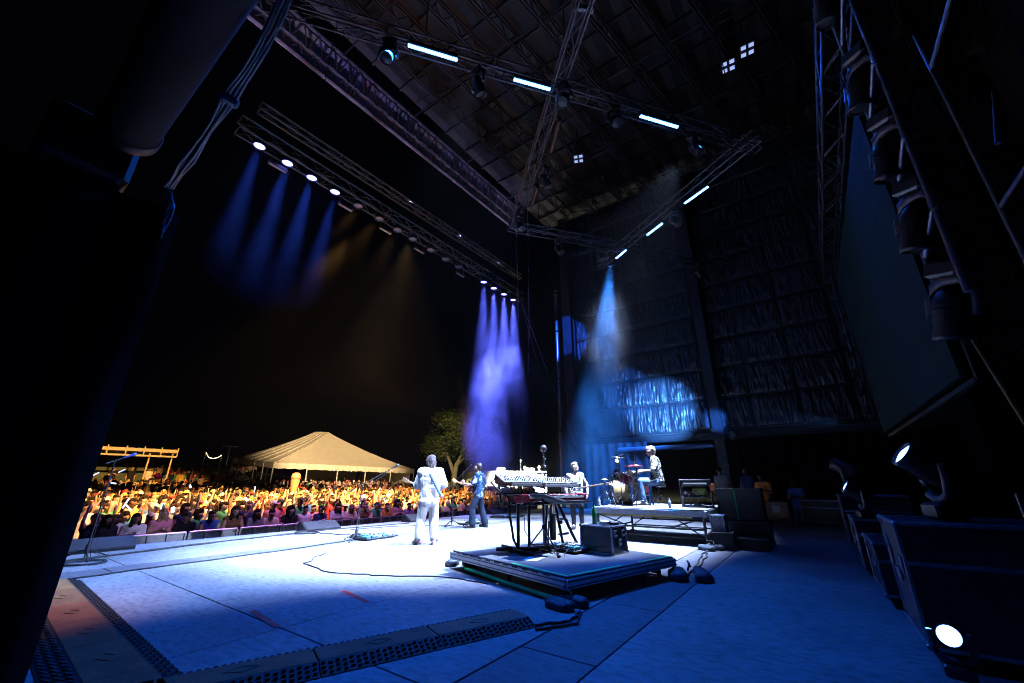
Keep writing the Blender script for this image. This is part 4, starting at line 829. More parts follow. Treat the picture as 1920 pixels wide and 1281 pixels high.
MB().sph((0, 0, 1.93), (.075, .075, .08), 12, 8).build('ball_top', BLKP, s)
for z in (1.0, 1.2, 1.38, 1.55, 1.7): MB().bbox((.03, 0, z), (.05, .04, .05), .012, (.3, .2, z)).build('clip', CHR, s)
MB().bbox((-.06, 0, 1.42), (.26, .05, .04), .01).build('cross_arm', BLK, s)
# floor monitors
def wedge(label, loc, rz, w=.62):
    s = thing('floor_monitor', label, 'monitor speaker', loc, rz, 'floor monitors on the stage lip')
    pr = [(-.2, 0), (.26, 0), (.28, .05), (-.06, .23), (-.2, .19)]; n = len(pr); b = MB()
    b.add([(-w / 2, y, z) for y, z in pr] + [(w / 2, y, z) for y, z in pr], [tuple(range(n - 1, -1, -1)), tuple(range(n, 2 * n))] + [(i, (i + 1) % n, n + (i + 1) % n, n + i) for i in range(n)]); b.build('cabinet', BLKP, s)
    nn = V(0, .18, .34).normalized(); c = V(0, .11, .14) + nn * .006; ang = math.atan2(-.18, .34)
    MB().bbox(c, (w - .05, .36, .012), .005, (ang, 0, 0)).build('grille', M('speckled_grille', (.022, .022, .028), .5, .3, .6, 120, .5, 160), s)
    for x in (-1, 1): MB().bbox((x * (w / 2 + .004), 0, .1), (.01, .16, .05), .004).build('handle', BLK, s)
wedge('wide floor monitor at the near end of the stage lip, beside the leaning microphone', (-11.35, 2.3, 0), R(-90), .95); wedge('violet-lit floor monitor on the stage lip before the green-shirted fan', (-11.45, 6.75, 0), R(-90), 1.0)
wedge('floor monitor on the stage lip in line with the singer', (-11.4, 10.1, 0), R(-90), .7); wedge('dark low speaker on the stage lip beyond the singer', (-11.4, 14.6, 0), R(-90), .9)

# ---- drum riser and kit
t = thing('drum_riser', 'raised aluminium platform on cross-braced black legs under the drum kit', 'platform', (-3.22, 10.78, 0))
for y in (-.61, .61): MB().bbox((0, y, .672), (2.5, 1.215, .036), .004).build('deck', M('riser_deck', (.28, .28, .29), .6, 0, .4, 3, .1), t)
for (c, d) in (((0, -1.235, .61), (2.54, .03, .12)), ((0, 1.235, .61), (2.54, .03, .12)), ((-1.265, 0, .61), (.03, 2.44, .12)), ((1.265, 0, .61), (.03, 2.44, .12))): MB().bbox(c, d, .006).build('frame_rail', ALU, t)
MB().bbox((-.1, -1.05, .535), (2.1, .08, .05), .008).build('crossmember', M('yellow_paint', (.5, .34, .05), .5, 0, .3), t)
for x in (-1.18, 0.0, 1.18):
    for y in (-1.12, 1.12):
        if x == 0: continue
        MB().bbox((x, y, .275), (.05, .05, .55), .006).build('leg', BLK, t); MB().bbox((x, y, .008), (.1, .1, .016), .004).build('foot', BLK, t)
for y in (-1.12, 1.12):
    for z in (.14, .3): seg('brace', t, (-1.18, y + .03, z), (1.18, y + .03, z), .018)
    for sx in (-1, 1): seg('brace', t, (sx * 1.15, y + .03, .52), (sx * .45, y + .03, .3), .014); seg('brace', t, (sx * 1.15, y + .03, .14), (sx * .6, y + .03, .5), .014)
for x in (-1.18, 1.18): seg('brace', t, (x, -1.12, .2), (x, 1.12, .2), .018)
gtape(V(-2.7, 9.56, .69), V(-2.0, 9.56, .69), 'short green tape along the drum platform edge near its upstage corner', .03)
DF = V(-.93, -.37, 0); DS = V(.37, -.93, 0)     # drummer's forward and his left
DO = V(*DR)
def dl(f, l, z): return DO + DF * f + DS * l + V(0, 0, z)
CREAM = M('drum_head', (.62, .58, .5), .5, 0, .08, 5); GOLD = M('gold_shell', (.32, .22, .09), .35, .2, .35, 4, coat=.5); WINE = M('wine_shell', (.10, .015, .02), .3, 0, .2, coat=.6)
def drum(name, label, c, ax, r, L, shell, lugs=8, group=None):
    s = thing(name, label, 'drum', c, 0, group); ax = Vector(ax).normalized()
    MB().lathe([(r, -L / 2), (r, L / 2)], (0, 0, 0), ax, 24).build('shell', shell, s)
    for k in (-1, 1):
        MB().lathe([(0, 0), (r * .5, .002), (r * .98, 0)], ax * (k * (L / 2 + .004)), ax * k, 24).build('head', CREAM, s); MB().lathe([(r, -.02), (r + .012, -.015), (r + .012, .012), (r - .012, .012)], ax * (k * L / 2), ax * k, 24).build('hoop', CHR, s)
    q = ax.to_track_quat('Z', 'Y'); lg = MB()
    for k in range(lugs):
        a = 2 * PI * k / lugs; o = q @ V(math.cos(a) * (r + .012), math.sin(a) * (r + .012), 0); lg.cyl(o - ax * L * .4, o + ax * L * .4, .006, n=5)
    lg.build('lug_rods', CHR, s, kind='stuff'); return s
s = drum('bass_drum', 'gold bass drum with pale head standing before the drummer', dl(.95, -.05, .3), DF, .29, .42, GOLD)
for k in (-1, 1): seg('spur', s, DS * .26 * k + V(0, 0, -.1), DS * .4 * k + DF * .2 + V(0, 0, -.29), .012, CHR)
drum('tom_drum', 'small white-headed drum over the bass drum, nearer the camera', dl(.62, .2, .74), V(.3, .1, 1), .14, .15, CREAM, 6, 'small white drums'); drum('tom_drum', 'small white-headed drum over the bass drum, nearer the wall', dl(.66, -.14, .74), V(.3, .1, 1), .14, .15, CREAM, 6, 'small white drums')
drum('snare_drum', 'dark red snare drum between the drummer\'s knees', dl(.5, .08, .58), (.1, 0, 1), .17, .14, WINE); drum('floor_tom', 'dark red floor tom on the wall side of the drummer', dl(.4, -.56, .42), (0, 0, 1), .2, .38, WINE)
for a, b in ((.5, .08), (.4, -.56)):
    s = thing('drum_stand', 'chrome legs under the snare drum' if a == .5 else 'chrome legs under the floor tom', 'stand', dl(a, b, 0))
    for k in range(3): an = 2 * PI * k / 3; d = V(math.cos(an), math.sin(an), 0); seg('leg', s, V(0, 0, .5 if a == .5 else .4) + d * (.02 if a == .5 else .2), d * .22 + V(0, 0, .012), .01, CHR)
def cym_stand(label, f, l, h, r, rgb, hat=False):
    s = thing('cymbal_stand', label, 'cymbal', dl(f, l, 0), 0); seg('shaft', s, V(0, 0, .1), V(0, 0, h + (.28 if hat else .05)), .011, CHR)
    for k in range(3): an = 2 * PI * k / 3 + f; d = V(math.cos(an), math.sin(an), 0); seg('leg', s, V(0, 0, .38), d * .27 + V(0, 0, .012), .011, CHR); seg('strut', s, V(0, 0, .12), d * .18 + V(0, 0, .14), .007, CHR)
    m = M('cymbal_' + str(int(rgb[0] * 100)), rgb, .25, .8, .1, 8)
    for k in ((0, .03) if hat else (0,)): MB().lathe([(.012, .03 if not k else .05), (.035, .026 + k), (.05, .012 + k), (r * .6, .006 + k), (r, -.006 + k), (r, -.009 + k), (r * .6, .002 + k), (.04, .006 + k)], (0, 0, h), (.06, .02, 1), 24).build('cymbal', m, s)
    MB().lathe([(.02, 0), (.024, .02), (.024, .06)], (0, 0, h * .55), n=8).build('collar', BLKP, s)
cym_stand('red-lit hi-hat cymbals on a chrome stand beside the drummer\'s knee', .55, .68, .92, .19, (.6, .09, .1), True); cym_stand('pale ride cymbal beyond the drummer\'s hands', .62, -.62, .98, .24, (.6, .58, .5)); cym_stand('bare chrome cymbal stand at the audience side of the drums', 1.35, .35, .62, .12, (.5, .45, .3)); cym_stand('low chrome cymbal stand beside the gold drum', 1.2, .7, .5, .1, (.55, .5, .35))
drum('rack_tom', 'dark red tom mounted above the gold bass drum', dl(.78, .46, .62), V(.35, .1, 1), .16, .24, WINE); drum('rack_tom', 'second dark red tom beyond the small white drums', dl(.9, -.34, .66), V(.3, .1, 1), .15, .22, WINE); cym_stand('pale crash cymbal high above the bass drum', .98, -.16, 1.2, .21, (.58, .52, .38))
s = thing('drum_stool', 'round black drum stool under the drummer', 'stool', dl(0, 0, 0)); MB().lathe([(0, .43), (.16, .43), (.18, .45), (.18, .49), (.16, .505), (0, .5)], (0, 0, 0), n=20).build('seat', BLKP, s); seg('shaft', s, V(0, 0, .1), V(0, 0, .44), .02, CHR)
for k in range(3): an = 2 * PI * k / 3; d = V(math.cos(an), math.sin(an), 0); seg('leg', s, V(0, 0, .28), d * .26 + V(0, 0, .015), .013, CHR)
s = thing('clip_lamp', 'small lit lamp on a bent arm above the gold bass drum', 'lamp', dl(.95, .42, 0)); seg('pole', s, (0, 0, .0), (0, 0, 1.2), .01, CHR); seg('arm', s, (0, 0, 1.2), (.12, .1, 1.26), .008, CHR); seg('arm', s, (0, 0, 1.04), (.0, .0, 1.2), .008, CHR)
MB().lathe([(.012, 0), (.035, .05), (.045, .09)], (0, 0, 1.13), (-.5, -.5, -.6), 10).build('shade', CHR, s); MB().sph((-.03, -.03, 1.08), .032, 10, 6).build('bulb', WARMB, s)
for (f, l, h, u) in ((1.25, -.2, .75, .2), (.3, .75, .55, .2)):
    seg_s = thing('microphone_stand', 'short drum microphone stand before the bass drum' if f > 1 else 'short drum microphone stand beside the hi-hat', 'microphone stand', dl(f, l, 0)); seg('shaft', seg_s, V(0, 0, .02), V(0, 0, h), .01); seg('boom', seg_s, V(0, 0, h), V(.2, .1, h + u * .4), .008)
    MB().lathe([(0, .02), (.1, .016), (.11, 0)], (0, 0, 0), n=14).build('base', BLK, seg_s); MB().lathe([(.01, 0), (.02, .05), (.02, .1), (0, .11)], (.2, .1, h + u * .4), (1, .4, .1), 8).build('microphone', BLKP, seg_s)
def bottle_w(label, loc):
    s = thing('bottle', label, 'bottle', loc, 0, 'water bottles'); MB().lathe([(0, 0), (.032, .003), (.033, .06), (.03, .07), (.033, .08), (.033, .14), (.014, .185), (.014, .2)], (0, 0, 0), n=12).build('plastic', M('clear_plastic', (.6, .66, .7), .15, 0, .05, coat=.5), s); MB().cyl((0, 0, .198), (0, 0, .215), .016).build('cap', M('white_cap', (.75, .75, .75), .5), s)
bottle_w('clear water bottle at the audience corner of the drum platform', (-4.38, 9.72, .69)); bottle_w('clear water bottle behind the drum stool', (-2.75, 9.85, .69))
# rack with amplifier behind the drummer
s = thing('amp_rack', 'open black rack with glowing amplifier behind the drummer', 'rack', (-2.35, 10.75, .69), R(10))
for x in (-.32, .32):
    for y in (-.25, .25): seg('post', s, (x, y, 0), (x, y, .62), .016, DALU)
for z in (.02, .22, .6): MB().bbox((0, 0, z), (.68, .54, .025), .006).build('shelf', BLK, s)
am = MB().bbox((0, -.02, .52), (.6, .46, .13), .01).build('amplifier', BLKP, s); MB().box((-.0, -.252, .52), (.5, .004, .03)).build('dial_strip', M('dial_lights', (.4, .5, .6), .4, 0, .6, 90, emit=(.5, .7, 1), es=.5), am)
MB().bbox((.08, -.04, .33), (.3, .3, .18), .02).build('power_box', M('yellow_green_box', (.4, .45, .08), .5, 0, .4, 20), s); MB().bbox((-.2, -.1, .29), (.14, .2, .1), .01).build('adapter', M('white_box', (.7, .7, .7), .5, 0, .1), s)
c = MB(); rr = random.Random(4)
for k in range(9): c.tube([(rr.uniform(-.3, .3), -.2, .24), (rr.uniform(-.3, .3), -.27, .35), (rr.uniform(-.3, .3), -.25, .1), (rr.uniform(-.3, .3), -.28, .02)], .008, 5)
c.build('leads', RUB, s)
MB().sph((-1.93, 10.55, 1.12), (.06, .03, .1), 8, 6).build('orange_cloth', M('orange_rag', (.7, .16, .05), .7, 0, .2), label='small orange cloth hung on the rack behind the drummer', cat='cloth')
# black cases and steps upstage of the drum platform
flight_case('tall black amplifier case standing upstage of the drum platform', (-1.42, 10.55, .48), 0, .85, .5, .62, None, BLKP, BLK, False); flight_case('long black case under the tall amplifier case, with blue edges', (-1.42, 10.5, 0), 0, .95, .62, .46, None, ACL, DALU); flight_case('small silver-fronted case against the upstage legs of the drum platform', (-1.78, 9.75, .14), 0, .26, .34, .46, None, M('pale_panel', (.3, .32, .36), .5, .3, .5, 30), ALU, False)
flight_case('low black box on the floor beside the drum platform leg', (-1.72, 9.55, 0), .1, .42, .4, .3, None, BLKP, BLK, False); flight_case('low black box with green mark beside the blue-edged case', (-1.2, 9.75, 0), -.05, .5, .4, .2, None, BLKP, BLK, False)
MB().box((-1.48, 10.24, .8), (.03, .01, .62)).build('tie_strap', GRN, label='green strap hanging down the front of the tall amplifier case', cat='strap')
sandbag('black sandbag heaped at the upstage leg of the drum platform', (-1.9, 9.25, 0), R(60), .9)
# pale pallet of boxes, blue-edged case, seated crew
s = thing('wooden_crate', 'worn wooden crate on the floor before the crew member in orange', 'crate', (-1.5, 15.7, 0)); WD = M('crate_wood', (.22, .14, .10), .75, 0, .35, 7)
for k in range(5): MB().bbox((0, -.35, .07 + .13 * k), (1.35, .04, .12), .006).build('plank', WD, s); MB().bbox((0, .35, .07 + .13 * k), (1.35, .04, .12), .006).build('plank', WD, s)
for x in (-.66, .66): MB().bbox((x, 0, .33), (.05, .66, .64), .006).build('end_board', WD, s)
MB().bbox((0, 0, .655), (1.36, .74, .03), .006).build('lid', WD, s); MB().box((.36, -.373, .48), (.2, .004, .2)).build('paper_label', M('paper', (.75, .75, .75)), s)
flight_case('low blue-edged case near the far wall beside the row of tall cases', (.05, 16.5, 0), R(-10), 1.1, .6, .62, None, ACL, M('blue_edge', (.25, .35, .55), .4, .6, .2), True, True)
# the row of cases at the camera side
CG = 'black road cases lined up at the upstage side'
DE = M('worn_edge', (.34, .35, .38), .4, .7, .4, 12)
flight_case('large black road case nearest the camera, a moving light on top', (.93, 4.92, 0), 0, 1.02, .9, .82, CG, ACL, DE, True, True); flight_case('half-height black road case just beyond the large one', (.86, 6.7, 0), 0, 1.0, 1.1, .5, CG, ACL, DE, True, True); flight_case('middle black road case with a small lit moving light on top', (.8, 8.6, 0), 0, .95, 1.2, .62, CG, ACL, DE, True, True)
flight_case('tall black road case at the far end of the row', (.85, 11.6, 0), 0, 1.05, 1.0, .88, CG, ACL, DE, True, True); flight_case('black road case behind the large one, pushed against the screen frame', (2.3, 4.2, 0), .1, 1.1, 1.0, 1.0, CG, ACL, DE, True, True)
MB().box((.418, 5.2, .72), (.004, .05, .24)).build('gaffer_tape', M('pale_tape', (.35, .38, .42), .7), label='strip of pale tape on the side of the large road case', cat='tape')
moving_head('moving light with lit blue lens standing on the large road case', (.84, 5.12, .92), False, R(105), .9, LENSB, .72); moving_head('small moving light with lit edge on the middle road case', (.5, 8.3, .72), False, R(100), 1.0, LENSB, .62); moving_head('dark moving light facing away on the tall far road case', (.6, 11.5, .98), False, R(60), 1.0, None, .9)
moving_head('moving light with round glowing lens lying on the floor before the large road case', (.5, 4.1, .06), False, R(172), 1.35, LENSB, .4)
t = thing('tube_rack', 'low steel tube rack standing beside the large road case', 'rack', (1.95, 5.4, 0), .1)
for x in (-.5, .5):
    for y in (-.3, .3): seg('post', t, (x, y, 0), (x, y, 1.12), .024, DALU)
for z in (.9, 1.1): seg('rail', t, (-.5, -.3, z), (.5, -.3, z), .022, DALU); seg('rail', t, (-.5, .3, z), (.5, .3, z), .022, DALU)
MB().cyl((1.7, 5.6, 1.12), (1.62, 6.1, 2.9), .022).build('brass_pole', M('brass_pole', (.5, .36, .12), .35, .7, .2), label='slim brass-coloured pole leaning up from the tube rack', cat='pole')

# ---- cable ramps at the camera side
def ramp(label, a, b, w, mats, n, rib=True):
    a = Vector(a); b = Vector(b); d = b - a; L = d.length; rz = math.atan2(d.y, d.x); s = thing('cable_ramp', label, 'cable ramp', a, rz)
    for k in range(n):
        x0 = L * k / n + .004; x1 = L * (k + 1) / n - .004; m = mats[k % len(mats)]
        MB().bbox(((x0 + x1) / 2, 0, .05), (x1 - x0, w * .52, .022), .004).build('lid', m, s)
        for sy in (-1, 1):
            q = MB(); y0, y1 = sy * w * .26, sy * w * .5; vs = [(x, y, z) for x in (x0, x1) for y, z in ((y0, 0), (y0, .058), (y1, .006), (y1, 0))]
            q.add(vs, [(0, 1, 2, 3), (7, 6, 5, 4), (0, 4, 5, 1), (1, 5, 6, 2), (2, 6, 7, 3), (3, 7, 4, 0)]); sd = q.build('side_ramp', RUB, s)
            if rib:
                rb = MB(); nr = int((x1 - x0) / .045)
                for i in range(nr):
                    for j in range(3): t_ = (j + .5 + .25 * (i % 2)) / 3.4; rb.bbox((x0 + (x1 - x0) * (i + .5) / nr, y0 + (y1 - y0) * t_, .058 - .052 * t_ + .003), (.026, abs(y1 - y0) * .2, .012), .003, (-sy * -.35, 0, 0))
                rb.build('tread', RUB, sd, kind='stuff')
        for i in range(5): MB().bbox((x1 + .0, -w * .24 + w * .12 * i, .036), (.03, w * .05, .03), .004).build('tooth', RUB, s)
        e = MB()
        for t0, t1 in (((-.1, 0), (0, .05)), ((0, .05), (.1, 0)), ((.1, 0), (0, -.05)), ((0, -.05), (-.1, 0))):
            p = V((x0 + x1) / 2 + t0[0], t0[1], .0615); q2 = V((x0 + x1) / 2 + t1[0], t1[1], .0615); e.cyl(p, q2, .005, n=4)
        e.build('diamond_mark', m, s)
ramp('orange-lidded rubber cable ramp crossing the dark floor toward the platform', (-2.5, 3.62, 0), (-3.75, .3, 0), .5, [ORG, M('orange_lid_worn', (.15, .05, .025), .75, 0, .4, 5, .25, 50)], 4)
ramp('tan-lidded cable ramp running from the curtain toward the camera', (-8.05, 1.25, 0), (-3.0, 1.02, 0), .62, [TAN, M('tan_lid_worn', (.2, .095, .035), .75, 0, .35, 5, .25, 50), ORG, ORG, ORG, ORG], 6)
cable('bundle of cables spilling from the ramp end under the curtain', [(-8.6, .9, .012), (-7.6, .85, .012), (-6.4, .8, .012), (-5.2, .6, .012)], .014, 31, .15); cable('second cable loop beside the ramp under the curtain', [(-8.4, 1.0, .012), (-9.2, 1.3, .012), (-9.7, 1.6, .012)], .012, 32, .2)

# ---- near proscenium: drape, steel tube, cable bundle
o = drape(3.4, 3.55, 6, .07, 9, 10).build('black_curtain', VEL, label='tall black curtain masking the near stage corner', cat='curtain'); o.rotation_euler = (0, 0, R(-90)); o.location = (-4.32, -.98, 0)
t = thing('steel_tube', 'fat horizontal steel tube overhead at the near stage corner', 'tube', (-4.12, .2, 3.97)); MB().lathe([(0, 0), (.17, 0), (.19, .02), (.19, 7.0)], (0, 0, 0), (1, 0, 0), 40).build('tube', M('painted_tube', (.006, .009, .014), .85, .0, .2, 3, .1), t); MB().lathe([(.2, 0), (.21, .02), (.21, .1), (.2, .12)], (.02, 0, 0), (1, 0, 0), 40).build('collar', BLK, t)
MB().bbox((-.22, -.15, -.18), (.36, .55, .5), .04).build('bracket', BLK, t)
t = thing('cable_bundle', 'bundle of black cables hanging along the overhead steel tube', 'cable bundle', (0, 0, 0)); BC = M('blue_black_cable', (.05, .065, .09), .45, 0, .2)
for k in range(4):
    q = .028 * (k % 2) + .008 * k; MB().tube(wob([(-1.2, .44 + q, 4.0), (-2.0, .45 + q, 3.93), (-2.3, .47 + q, 3.79), (-2.75, .48 + q, 3.68), (-3.3, .48 + q, 3.5 + .02 * k), (-3.95, .5 + q, 3.56), (-4.26, .54 + q * .6, 3.74), (-4.27, .62 + .01 * k, 3.6), (-4.27, .60 + .01 * k, 3.42 - .06 * k)], k, .02, 5), .012, 7).build('cable', BC, t)
MB().bbox((-2.75, .51, 3.68), (.07, .11, .07), .015).build('band', M('cable_band', (.10, .14, .19), .6), t)

# ================================================================== video screen, towers (upstage side)
SCR = M('dark_screen_tiles', (.0045, .017, .019), .85, .05, .12, 40, .2, 220)
t = thing('video_screen', 'large dark video screen made of square tiles hanging at the upstage side', 'screen', (1.82, 0, 0))
for r in range(9):
    for k in range(14): MB().box((0, 7.5 + .55 * k + .275, 2.52 + .525 * r + .262), (.06, .545, .52)).build('led_panel', SCR, t)
for y in (7.4, 11.3, 15.28): MB().bbox((.1, y, 4.9), (.06, .06, 4.9), .01).build('upright', BLK, t)
for z in (2.45, 7.3): MB().bbox((.1, 11.35, z), (.08, 7.9, .08), .01).build('bearer', BLK, t)
for y in (8, 11.4, 15): MB().cyl((.05, y, 7.3), (.05, y, 17.6), .012, n=5).build('lifting_wire', BLK, t)
truss('screen_truss', 'dark horizontal truss above and beside the video screen', (1.72, 3.2, 8.55), (1.9, 17.8, 8.55), .4, .4, .028)
s = thing('light_pole', 'thin upright pole with small fixtures at the far end of the video screen', 'pole', (1.9, 17.9, 3.3))
MB().cyl((0, 0, 0), (.06, 0, 5.3), .035, n=8).build('pole', ALU, s)
for k in range(8): MB().bbox((-.08, -.05, .2 + .66 * k), (.14, .14, .3), .02).build('fixture', BLKP, s)
for k in range(4): MB().bbox((-.03, -.08, .35 + 1.3 * k), (.05, .06, .34), .01).build('clamp', ALU, s)
# side-light tower hung in the wing, near the camera
t = thing('side_light_tower', 'upright two-tube tower with moving lights hanging in the dark wing', 'tower', (1.16, 4.0, 2.5)); TT = M('tower_tube', (.30, .32, .36), .35, .8, .15, 10)
seg('tube', t, (0, 0, 0), (.08, 0, 5.0), .03, TT, 10); seg('tube', t, (-.02, .5, .02), (-.02, .42, 5.0), .026, TT, 10)
for z in (.75, 1.45, 2.3, 3.3): seg('strut', t, (.01, 0, z), (-.02, .48, z - .22), .022, TT); MB().cyl((.005 + z * .016, 0, z - .05), (.006 + z * .016, 0, z + .05), .04, n=10).build('collar', TT, t)
for z, n in ((4.0, 'topmost'), (2.75, 'second from the top'), (1.9, 'middle'), (1.15, 'second from the bottom'), (.35, 'lowest')):
    moving_head('dark moving light on the side tower, ' + n, (1.2, 4.22, 2.5 + z), True, 0, 0, BLKP, .72, 'moving lights on the side tower', Euler((R(180), R(-18), R(125))))
t = thing('scaffold_frame', 'scaffold frame of slanting pipes behind the side tower', 'scaffold', (2.4, 4.6, 0))
for k in range(6): seg('pipe', t, (0, -1.1 + .5 * k, 2.3 + .5 * k), (.5, -.3 + .5 * k, 3.3 + .55 * k), .025, M('scaffold_pipe', (.16, .17, .19), .45, .6, .3, 10))
for y in (-1.4, 2.2): seg('standard', t, (.1, y, 0), (.1, y, 7.5), .03, M('scaffold_pipe', (.16, .17, .19)))
for z in (2.2, 4.4, 6.8): seg('ledger', t, (.1, -1.4, z), (.1, 2.2, z), .03, M('scaffold_pipe', (.16, .17, .19)))
o = drape(9, 9, 14, .09, 12).build('black_curtain', VEL, label='tall black curtain filling the dark wing behind the side tower', cat='curtain'); o.rotation_euler = (0, 0, R(90)); o.location = (3.6, 3.0, 0)

# ================================================================== beyond the stage
BARM = M('barricade_metal', (.34, .35, .38), .45, .6, .2, 6, .05)
for k in range(17):
    y = 1.4 + 1.24 * k; nm = 'metal crowd barricade section in front of the stage, '
    s = thing('crowd_barricade', nm + ['hidden by the near curtain', 'behind the near floor monitor', 'before the long-haired fans', 'before the fan in black cap', 'before the fan in blue', 'third of the middle run', 'fourth of the middle run', 'fifth of the middle run', 'beside the violet-lit monitor', 'under the green-shirted fan', 'left of the white-clad guitarist', 'behind the white-clad guitarist', 'right of the white-clad guitarist', 'before the singer\'s microphone', 'behind the singer', 'toward the white trailer', 'last by the hanging chain'][k], 'barricade', (-13.95, y, -1.2), 0, 'crowd barricade sections')
    MB().bbox((0, 0, .62), (.02, 1.16, 1.08), .004).build('panel', BARM, s); MB().bbox((0, 0, 1.18), (.09, 1.2, .05), .015).build('top_rail', ALU, s)
    for q in (-.58, -.2, .2, .58): MB().bbox((.03, q, .6), (.05, .05, 1.12), .006).build('upright', BARM, s)
    MB().bbox((-.45, 0, .012), (1.1, 1.16, .02), .004).build('foot_plate', BARM, s)

# --- crowd: one mesh per pose, shared; clothes differ per object slot
def crowd_pose(kind):
    J = default_pose()
    if kind == 'arms down': pass
    if kind == 'one arm raised': J.update(elR=(.27, .08, 1.62), wrR=(.25, .12, 1.9))
    if kind == 'left arm raised': J.update(elL=(-.27, .08, 1.62), wrL=(-.23, .12, 1.9))
    if kind == 'both arms raised': J.update(elR=(.29, .06, 1.6), wrR=(.27, .1, 1.88), elL=(-.29, .06, 1.6), wrL=(-.25, .1, 1.86))
    if kind == 'phone held up': J.update(elR=(.2, .22, 1.38), wrR=(.1, .3, 1.66), elL=(-.2, .2, 1.25), wrL=(-.12, .2, 1.1))
    if kind == 'hands clasped': J.update(elR=(.26, .06, 1.18), wrR=(.04, .24, 1.28), elL=(-.26, .06, 1.18), wrL=(-.04, .25, 1.26))
    if kind == 'leaning on the rail': J.update(chest=(0, .08, 1.28), neck=(0, .1, 1.46), head=(0, .16, 1.6), shR=(.18, .09, 1.4), shL=(-.18, .09, 1.4), elR=(.26, .18, 1.17), wrR=(.1, .36, 1.12), elL=(-.26, .18, 1.17), wrL=(-.14, .36, 1.12))
    if kind == 'arm reaching out': J.update(elR=(.3, .22, 1.5), wrR=(.34, .42, 1.68))
    return J
POSES = ['arms down', 'one arm raised', 'left arm raised', 'both arms raised', 'phone held up', 'hands clasped', 'leaning on the rail', 'arm reaching out']
CM = [M('crowd_skin', (.45, .28, .2), .6, 0, 0), M('crowd_top', (.3, .3, .3), .85, 0, 0), M('crowd_trousers', (.05, .05, .07), .85, 0, 0), M('eye_socket', (.10, .055, .04), .7, 0, 0)]  # last slot: darker skin tone paints the shade of the eye hollows
def crowd_mesh(kind, yaw, sleeve, vox, dec):
    J = crowd_pose(kind); h = head_xf(J['head'], yaw, .02); P = torso(J, .018, 1)
    for p in head_prims(h): P.append(p)
    P += [(h(-.034, .083, .02), h(-.03, .083, .018), .016, .016, 3), (h(.034, .083, .02), h(.03, .083, .018), .016, .016, 3)]
    P.append((J['neck'], h(0, -.02, -.05), .06, .056, 0))
    for s in 'RL':
        a, b, c = Vector(J['sh' + s]), Vector(J['el' + s]), Vector(J['wr' + s])
        P += [(tuple(a), tuple(lerp(a, b, .55)), .07, .062, 1 if sleeve else 0), (tuple(lerp(a, b, .4)), tuple(b), .052, .045, 0), (tuple(b), tuple(c), .045, .034, 0)]
        d = (c - b).normalized(); P += [(tuple(c), tuple(c + d * .07), .04, .04, 0), (tuple(c + d * .07), tuple(c + d * .15), .036, .022, 0)]
        P += [(J['hip' + s], J['knee' + s], .1, .075, 2), (J['knee' + s], J['ank' + s], .072, .055, 2), (J['ank' + s], J['toe' + s], .055, .045, 2)]
    P.append(((-.08, 0, .95), (.08, 0, .95), .125, .125, 2))
    return organic_mesh('body', P, vox, CM, 1, dec), h
HATS = ['long dark hair', 'long fair hair', 'short dark hair', 'short brown hair', 'black cap', 'white cap', 'straw hat', 'red cap', 'curly dark hair', 'short fair hair']
HM = {'dark': M('crowd_dark_hair', (.016, .012, .010), .85, 0, .5, 22, 1.0, 60), 'fair': M('crowd_fair_hair', (.30, .2, .11), .85, 0, .5, 22, 1.0, 60), 'brown': M('crowd_brown_hair', (.08, .042, .026), .85, 0, .5, 22, 1.0, 60), 'black': M('cap_black', (.02, .02, .022), .7, 0, .1), 'white': M('cap_white', (.7, .68, .64), .7, 0, .1), 'straw': M('straw', (.55, .4, .2), .8, 0, .25, 40), 'red': M('cap_red', (.4, .04, .05), .7, 0, .1)}
def head_mesh(kind):
    # built round the origin = head centre, looking +Y
    if 'long' in kind: pr = [((0, -.035, .06), (0, .015, .075), .1, .08), ((0, -.06, 0), (0, -.07, -.2), .09, .07), ((.075, -.01, .03), (.085, .01, -.2), .045, .04), ((-.075, -.01, .03), (-.085, .01, -.2), .045, .04)]
    elif 'curly' in kind: pr = [((0, -.05, .07), (0, .0, .1), .13, .1), ((.08, -.03, .05), (.1, -.03, -.06), .07, .06), ((-.08, -.03, .05), (-.1, -.03, -.06), .07, .06), ((0, -.08, 0), (0, -.08, -.06), .1, .07)]
    elif 'short' in kind: pr = [((0, -.04, .06), (0, .02, .075), .1, .078), ((0, -.07, .02), (0, -.065, -.05), .07, .05)]
    else: pr = [((0, -.03, .065), (0, .0, .085), .105, .085), ((0, -.07, .01), (0, -.06, -.05), .066, .05)]
    nm = 'hair' if 'hair' in kind else ('hat' if 'hat' in kind else 'cap')
    mat = HM[[w for w in HM if w in kind][0]]
    me = organic_mesh(nm, [(a, b, r, q, 0) for a, b, r, q in pr], .016, [mat], 1, .5, .014 if 'curly' in kind else (.008 if 'hair' in kind else .002), 2)
    if nm != 'hair':
        b = MB(); b.v = [tuple(v.co) for v in me.vertices]; b.f = [list(p.vertices) for p in me.polygons]; b.m = [0] * len(b.f); b.sm = [True] * len(b.f)
        if nm == 'cap': b.sph((0, .12, .07), (.085, .09, .012), 10, 4, 0, (-.15, 0, 0))
        else: b.lathe([(.08, .07), (.19, .05), (.2, .042), (.08, .05)], (0, 0, 0), (0, -.05, 1), 16)
        me = b.mesh(nm, mat)
    return nm, me
HEADS = {k: head_mesh(k) for k in HATS}
